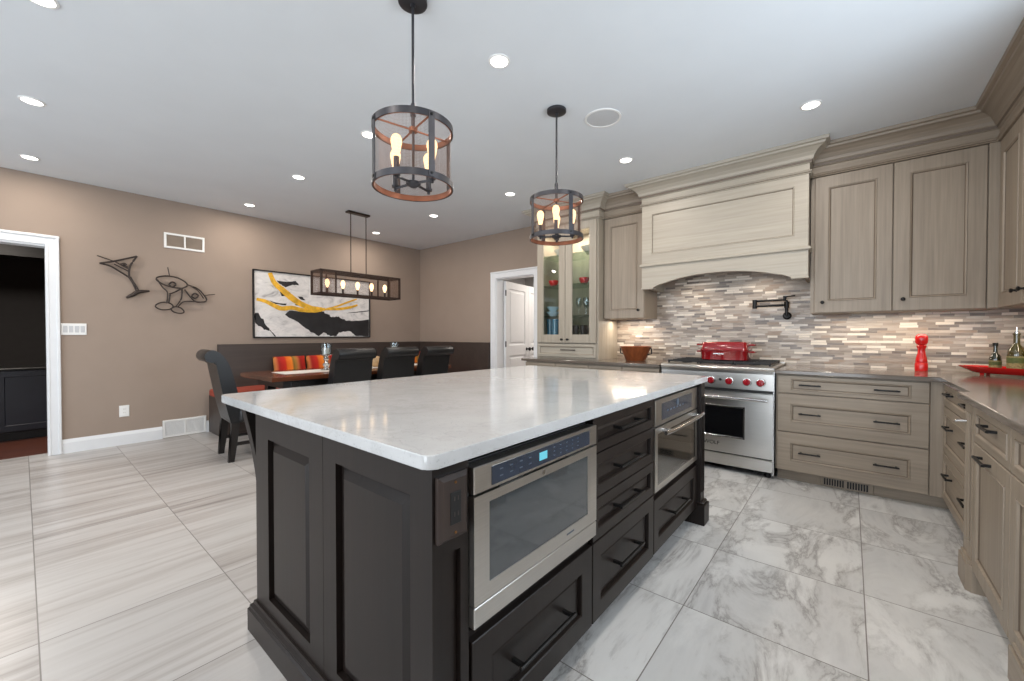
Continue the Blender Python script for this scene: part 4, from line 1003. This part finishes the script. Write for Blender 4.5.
for pts in ([(200, 172), (300, 225)], [(240, 185), (300, 215)], [(190, 190), (300, 245)]): b.tube(c2(pts), .006, 6)
b.put('bowl_outline', M['bronzeart'], a1, smooth=50)
b = MB(); b.tube(smoothline(c2([(305, 290), (340, 345), (365, 405)])), .0082, 8); b.tube(smoothline(c2([(318, 290), (352, 345), (385, 400)])), .0082, 8); b.put('stem', M['bronzeart'], a1, smooth=50)
b = MB(); b.tube(smoothline(c2([(285, 455), (340, 430), (385, 408), (468, 402)])), [.010 + .012 * math.sin(PI * i / 18) for i in range(19)], 8); b.put('foot', M['bronzeart'], a1, smooth=50)
b = MB(); b.tube(c2([(55, 122), (180, 165)]), .006, 6); b.tube(smoothline(c2([(255, 195), (270, 188), (285, 200)])), .014, 8); b.put('pick', M['bronzeart'], a1, smooth=50)
b = MB(); stand(b, [(200, 165), (365, 405)]); b.put('wall_pin', M['bronzeart'], a1)
a2 = thing('metal_wall_art', 'pair of crossed wire martini glasses sculpture on the wall, below the grille', 'wall art', tuple(c2([(690, 575)])[0]))
b = MB(); b.tube(smoothline(c2([(522, 300), (600, 283), (690, 298), (755, 335), (765, 362), (720, 380), (640, 370), (560, 340)]), 6, True), .0082, 8, closed=True); b.put('rim', M['bronzeart'], a2, smooth=50)
b = MB(); b.tube(smoothline(c2([(765, 352), (850, 385), (910, 450), (915, 480), (880, 488), (820, 478), (745, 390)]), 6), .0082, 8); b.tube(smoothline(c2([(790, 362), (850, 400), (895, 460)])), .006, 6); b.put('rim', M['bronzeart'], a2, smooth=50)
b = MB()
for pts in ([(530, 310), (570, 370), (610, 415), (605, 500)], [(720, 382), (680, 405), (625, 425)], [(632, 425), (620, 500)], [(725, 385), (720, 460), (680, 520)], [(880, 488), (745, 485), (690, 530)]): b.tube(smoothline(c2(pts)), .0072, 8)
b.put('stem', M['bronzeart'], a2, smooth=50)
for cxy in (((515, 520), (560, 492), (620, 495), (655, 520), (630, 545), (560, 548)), ((640, 545), (670, 525), (715, 535), (742, 565), (715, 578), (665, 568))):
    b = MB(); b.tube(smoothline(c2(cxy), 6, True), .0072, 8, closed=True); b.put('foot', M['bronzeart'], a2, smooth=50)
for cc in ((650, 350), (828, 440)):
    b = MB(); b.tube(smoothline(c2([(cc[0] - 26, cc[1]), (cc[0], cc[1] - 20), (cc[0] + 26, cc[1]), (cc[0], cc[1] + 20)]), 5, True), .0088, 8, closed=True); b.put('olive', M['bronzeart'], a2, smooth=50)
b = MB(); b.tube(c2([(612, 215), (628, 290)]), .005, 6); b.tube(c2([(900, 436), (985, 428)]), .005, 6); b.put('pick', M['bronzeart'], a2)
b = MB(); stand(b, [(600, 284), (850, 386), (590, 548)]); b.put('wall_pin', M['bronzeart'], a2)

# framed abstract painting
PY0, PY1, PZ0, PZ1 = 1.94, 3.63, 1.148, 2.054
pa = thing('framed_painting', 'large framed black, white and gold abstract canvas on the left wall', 'painting', (XL, 2.785, PZ0))
f = MB(); fw = .016
for a in ((PY0, PY1, PZ0, PZ0 + fw), (PY0, PY1, PZ1 - fw, PZ1), (PY0, PY0 + fw, PZ0 + fw, PZ1 - fw), (PY1 - fw, PY1, PZ0 + fw, PZ1 - fw)): f.box(XL + .001, XL + .040, a[0], a[1], a[2], a[3], .002)
f.put('frame', M['black'], pa)
cv = MB().box(XL + .002, XL + .022, PY0 + fw, PY1 - fw, PZ0 + fw, PZ1 - fw).put('canvas', M['canvas'], pa)
def uvp(px, py):   # canvas position of a stroke, measured in the flattened painting (0..1)
    d = _F * _f + _R * (px - 512) - _U * (py - 340.5); k = (XL + .022) / d.x
    return (min(max(d.y * k, PY0 + fw + .002), PY1 - fw - .002), min(max(1.187 + d.z * k, PZ0 + fw + .002), PZ1 - fw - .002))
def pt(l): return [uvp(240 + x / 4.539, 200 + y / 4.54) for x, y in l]
def jag(P, amp, n=5):
    out = []
    for i in range(len(P)):
        a, b_ = P[i], P[(i + 1) % len(P)]
        for j in range(n):
            s = j / n; e = amp * (random.random() - .5) if j else 0
            out.append((a[0] + (b_[0] - a[0]) * s + e, a[1] + (b_[1] - a[1]) * s + e * .8))
    return [(min(max(p[0], PY0 + fw + .002), PY1 - fw - .002), min(max(p[1], PZ0 + fw + .002), PZ1 - fw - .002)) for p in out]
def shape(poly, mat, name, d, amp=.02):
    b = MB(); b.prism(jag(poly, amp), XL + .0215, XL + .0215 + d, 'x'); b.put(name, mat, cv)
def pt2(l): return [uvp(245 + x / 7.877, 260 + y / 7.877) for x, y in l]
for poly, am in (([(315, 430), (350, 398), (480, 405), (600, 400), (650, 425), (680, 450), (740, 445), (790, 475), (850, 480), (975, 468), (975, 605), (880, 600), (820, 560), (740, 570), (720, 598), (670, 600), (620, 570), (580, 600), (480, 540)], .022),
                 ([(80, 415), (105, 415), (150, 480), (195, 555), (150, 550), (80, 495)], .02), ([(250, 160), (330, 172), (400, 165), (425, 200), (380, 195), (320, 215), (280, 190)], .012),
                 ([(195, 320), (260, 338), (330, 345), (320, 357), (240, 347)], .006), ([(390, 348), (460, 352), (460, 364), (400, 358)], .006), ([(275, 250), (305, 265), (318, 285), (290, 285)], .006),
                 ([(410, 285), (450, 290), (475, 320), (440, 312)], .006), ([(188, 548), (200, 552), (245, 602), (235, 604)], .004), ([(780, 420), (900, 405), (975, 398), (975, 404), (860, 416)], .004)):
    shape(pt2(poly), M['paintblack'], 'black_brushwork', .0012, am)
_sk = [0]
def stroke(P, w, name):
    _sk[0] += .0004; e0 = _sk[0]
    L = smoothline([(XL + .0228, p[0], p[1]) for p in P], 6); n = len(L)
    up, dn = [], []
    for i, p in enumerate(L):
        tt = (L[min(i + 1, n - 1)] - L[max(i - 1, 0)]).normalized(); nn = Vector((0, -tt.z, tt.y)); ww = w * (.6 + .4 * math.sin(PI * i / n)) * (1 + .15 * (random.random() - .5))
        up.append(p + nn * ww); dn.append(p - nn * ww)
    cl = lambda q: (min(max(q.y, PY0 + fw + .002), PY1 - fw - .002), min(max(q.z, PZ0 + fw + .002), PZ1 - fw - .002))
    b = MB(); b.prism([cl(q) for q in up] + [cl(q) for q in dn[::-1]], XL + .0226, XL + .0240 + e0, 'x'); b.put(name, M['paintgold'], cv)
stroke(pt2([(195, 100), (232, 180), (300, 240), (370, 300), (440, 345), (520, 378), (610, 388)]), .042, 'gold_brushwork')
stroke(pt2([(90, 308), (160, 325), (230, 360), (290, 382), (370, 376), (450, 394), (560, 400), (630, 386)]), .030, 'gold_brushwork')
stroke(pt2([(640, 384), (720, 366), (800, 336), (880, 308)]), .014, 'gold_brushwork')
stroke(pt2([(630, 388), (740, 386), (830, 372), (885, 355)]), .020, 'gold_brushwork')

# ================================================================== DINING CORNER
# banquette along the left and back walls
bn = thing('banquette_bench', 'L-shaped dark wood banquette with red seat pads in the dining corner', 'bench', (-5.75, 3.0, 0))
BX = -5.52; BYb = 4.14
b = MB().box(XL + .001, BX, 1.46, YB - .002, 0, .45, .003); b.box(BX, -4.34, BYb, YB - .002, 0, .45, .003); b.put('seat_base', M['dwood'], bn)
MB().prism([(XL + .001, .45), (XL + .10, .45), (XL + .045, 1.055), (XL + .045, 1.07), (XL + .001, 1.07)], 1.55, YB - .002, 'y').put('backrest', M['dwood'], bn)
MB().prism([(YB - .002, .45), (YB - .10, .45), (YB - .045, 1.055), (YB - .045, 1.07), (YB - .002, 1.07)], XL + .05, -4.287, 'x').put('backrest', M['dwood'], bn)
n = 3; L = (YB - .10 - 1.43) / n
for i in range(n): MB().box(XL + .105, BX + .03, 1.43 + i * L + .004, 1.43 + (i + 1) * L - .004, .4505, .535, .022, seg=3).put('seat_pad', M['cushion'], bn, smooth=50)
for i in range(2): MB().box(BX + .034 + i * .575, BX + .60 + i * .575, BYb - .03, YB - .105, .4505, .535, .022, seg=3).put('seat_pad', M['cushion'], bn, smooth=50)

# striped pillows
def pillow(y, lean, label, grp='striped pillows on the bench', x=-5.83, rz=0, off=0):
    t = bmesh.new(); bmesh.ops.create_grid(t, x_segments=14, y_segments=14, size=.5)
    for v in t.verts:
        a, c = v.co.x * 2, v.co.y * 2; e = (1 - abs(a) ** 3.5) * (1 - abs(c) ** 3.5)
        k = 1 - .05 * (1 - min(1, abs(a) + .0)) * abs(c) ** 4
        v.co = Vector((.060 * e ** .6 + .002, v.co.x * .41 * (1 - .04 * abs(c) ** 2 * (1 - a * a)), v.co.y * .37))
    g = bmesh.ops.duplicate(t, geom=t.verts[:] + t.edges[:] + t.faces[:])
    for v in [q for q in g['geom'] if isinstance(q, bmesh.types.BMVert)]: v.co.x *= -1
    bmesh.ops.remove_doubles(t, verts=t.verts[:], dist=.0045); bmesh.ops.recalc_face_normals(t, faces=t.faces[:])
    o = MB().merge(t).put('pillow', M['stripe'], smooth=80)
    o.data.transform(Matrix.Translation((0, off, .187)) ); o.data.transform(Matrix.Translation((0, -off, 0)))
    o.location = (x, y, .536); o.rotation_euler = (0, -math.radians(lean), rz)
    return tag(o, label, 'pillow', grp)
pillow(2.34, 14, 'striped orange pillow at the near end of the bench row')
pillow(2.77, 14, 'striped orange pillow seen behind the near glass candle holder')
pillow(4.37, 12, 'striped orange pillow seen between the second and third chair backs', x=-5.81)

# dining table
tb = thing('dining_table', 'long glossy walnut dining table in front of the banquette', 'table', (-4.85, 2.76, 0))
TX0, TX1, TY0, TY1 = -5.32, -4.40, 1.58, 3.94
MB().box(TX0, TX1, TY0, TY1, .715, .762, .006, seg=2).put('tabletop', M['twood'], tb)
MB().box(TX0 + .10, TX1 - .10, TY0 + .14, TY1 - .14, .63, .715).put('apron', M['legwood'], tb)
for x in (TX0 + .14, TX1 - .14):
    for y in (TY0 + .26, TY1 - .26): MB().box(x - .045, x + .045, y - .045, y + .045, 0, .70, .004).put('leg', M['legwood'], tb)
b = MB().box(-5.03, -4.67, 1.80, 3.72, .7625, .766, .001).put('table_runner', M['runner']); tag(origin(b, (-4.85, 2.76, .7625)), 'white linen runner laid along the walnut dining table', 'table runner')
def candle(x, y, label):
    t = thing('candle_holder', label, 'candle holder', (x, y, .767), 0, 'glass candle holders on the dining table')
    MB().lathe([(0, 0), (0.0634, 0), (0.0659, .006), (0.0366, .016), (0.0220, .03), (0.0366, .055), (0.0415, .07), (0.0220, .09), (0.0171, .11), (0.0342, .135), (0.0195, .155), (0.0268, .17), (0.0610, .18), (0.0634, .188), (0, .188)], (x, y, .767), 24).put('turned_stand', M['chrome'], t, smooth=50)
    MB().lathe([(0.0561, .188), (0.0586, .188), (0.0634, .315), (0.0610, .315), (0.0561, .192), (0, .192)], (x, y, .767), 24).put('glass_cup', M['glassware'], t, smooth=50)
    MB().lathe([(0, .192), (0.0390, .192), (0.0390, .26), (0.0061, .262), (0, .275)], (x, y, .767), 16).put('candle', M['whitechina'], t, smooth=50)
candle(-4.85, 2.34, 'glass candle holder on silver stand, nearer one left of the first side chair')
candle(-4.85, 3.29, 'glass candle holder showing just above the middle side chair')
o = MB().lathe([(0, 0), (.035, .002), (.068, .03), (.08, .07), (.07, .11), (.045, .135), (.02, .142), (0, .143)], (-4.83, 2.995, .7665), 24).put('decorative_urn', M['ball'], smooth=60)
tag(origin(o, (-4.83, 2.995, .7665)), 'cream and tan rounded ornament on the table between the first two side chairs', 'ornament')

# parsons chairs with rolled leather backs
def make_chair(loc, rz, label):
    t = thing('dining_chair', label, 'chair', (0, 0, 0), 0, 'rolled-back leather dining chairs')
    w = .208
    front = smoothline([(0, -.160, .47), (0, -.180, .64), (0, -.207, .765), (0, -.243, .90), (0, -.290, .992), (0, -.350, 1.045)], 5)
    front = [(p[1], p[2]) for p in front]
    roll = arc(-.372, .990, .058, 75, 290, 14)
    back = [(p[1], p[2]) for p in smoothline([(0, -.345, .912), (0, -.322, .78), (0, -.296, .631), (0, -.262, .47), (0, -.236, .36)], 5)]
    prof = front + roll + back + [(-.15, .36)]
    MB().prism(prof, -w, w, 'x', bev=.010).put('backrest', M['leather'], t, True, smooth=50)
    for s in (-1, 1):
        inner = [((y - (-.22)) * .90 - .22 if False else y, z) for y, z in prof]
        MB().prism(prof, s * w, s * (w + .004), 'x').put('side_panel', M['leather'], t, True)
    MB().box(-.232, .232, -.17, .27, .36, .485, .025, seg=3).put('seat', M['leather'], t, True, smooth=50)
    rb = MB(); 
    for i in range(4):
        for j in range(4):
            z = .56 + j * .10; yy = -.172 - .33 * max(0, z - .58) ** 1.25
            rb.lathe([(0, .006), (.009, .003), (.011, 0)], (-.15 + i * .10, yy, z), 10, axis='-y', M=Matrix.Translation((0, 2 * yy, 0)) @ Matrix.Scale(-1, 4, (0, 1, 0)))
    rb.put('tufting_buttons', M['leather'], t, True)
    for s in (-1, 1):
        MB().prism([(-.170, .36), (-.236, .36), (-.240, .18), (-.262, 0), (-.216, 0), (-.190, .18)], s * .205 - .024, s * .205 + .024, 'x').put('leg', M['legwood'], t, True)
        MB().prism([(.190, .36), (.245, .36), (.240, 0), (.200, 0)], s * .205 - .022, s * .205 + .022, 'x').put('leg', M['legwood'], t, True)
        MB().box(s * .205 - .010, s * .205 + .010, -.22, .21, .145, .175).put('stretcher', M['legwood'], t, True)
    MB().box(-.205, .205, -.01, .01, .148, .172).put('stretcher', M['legwood'], t, True)
    t.location = loc; t.rotation_euler = (0, 0, rz); return t
c0 = make_chair((-4.63, 1.49, 0), -math.radians(4), 'black leather rolled-back chair at the near head of the table, seen side-on')
dup(c0, (-4.37, 2.245, 0), PI / 2, 'black leather chair back, first of three along the table side nearest the camera')
dup(c0, (-4.37, 2.81, 0), PI / 2, 'black leather chair back, middle of three along the table side')
dup(c0, (-4.37, 3.36, 0), PI / 2, 'black leather chair back, farthest of three along the table side')
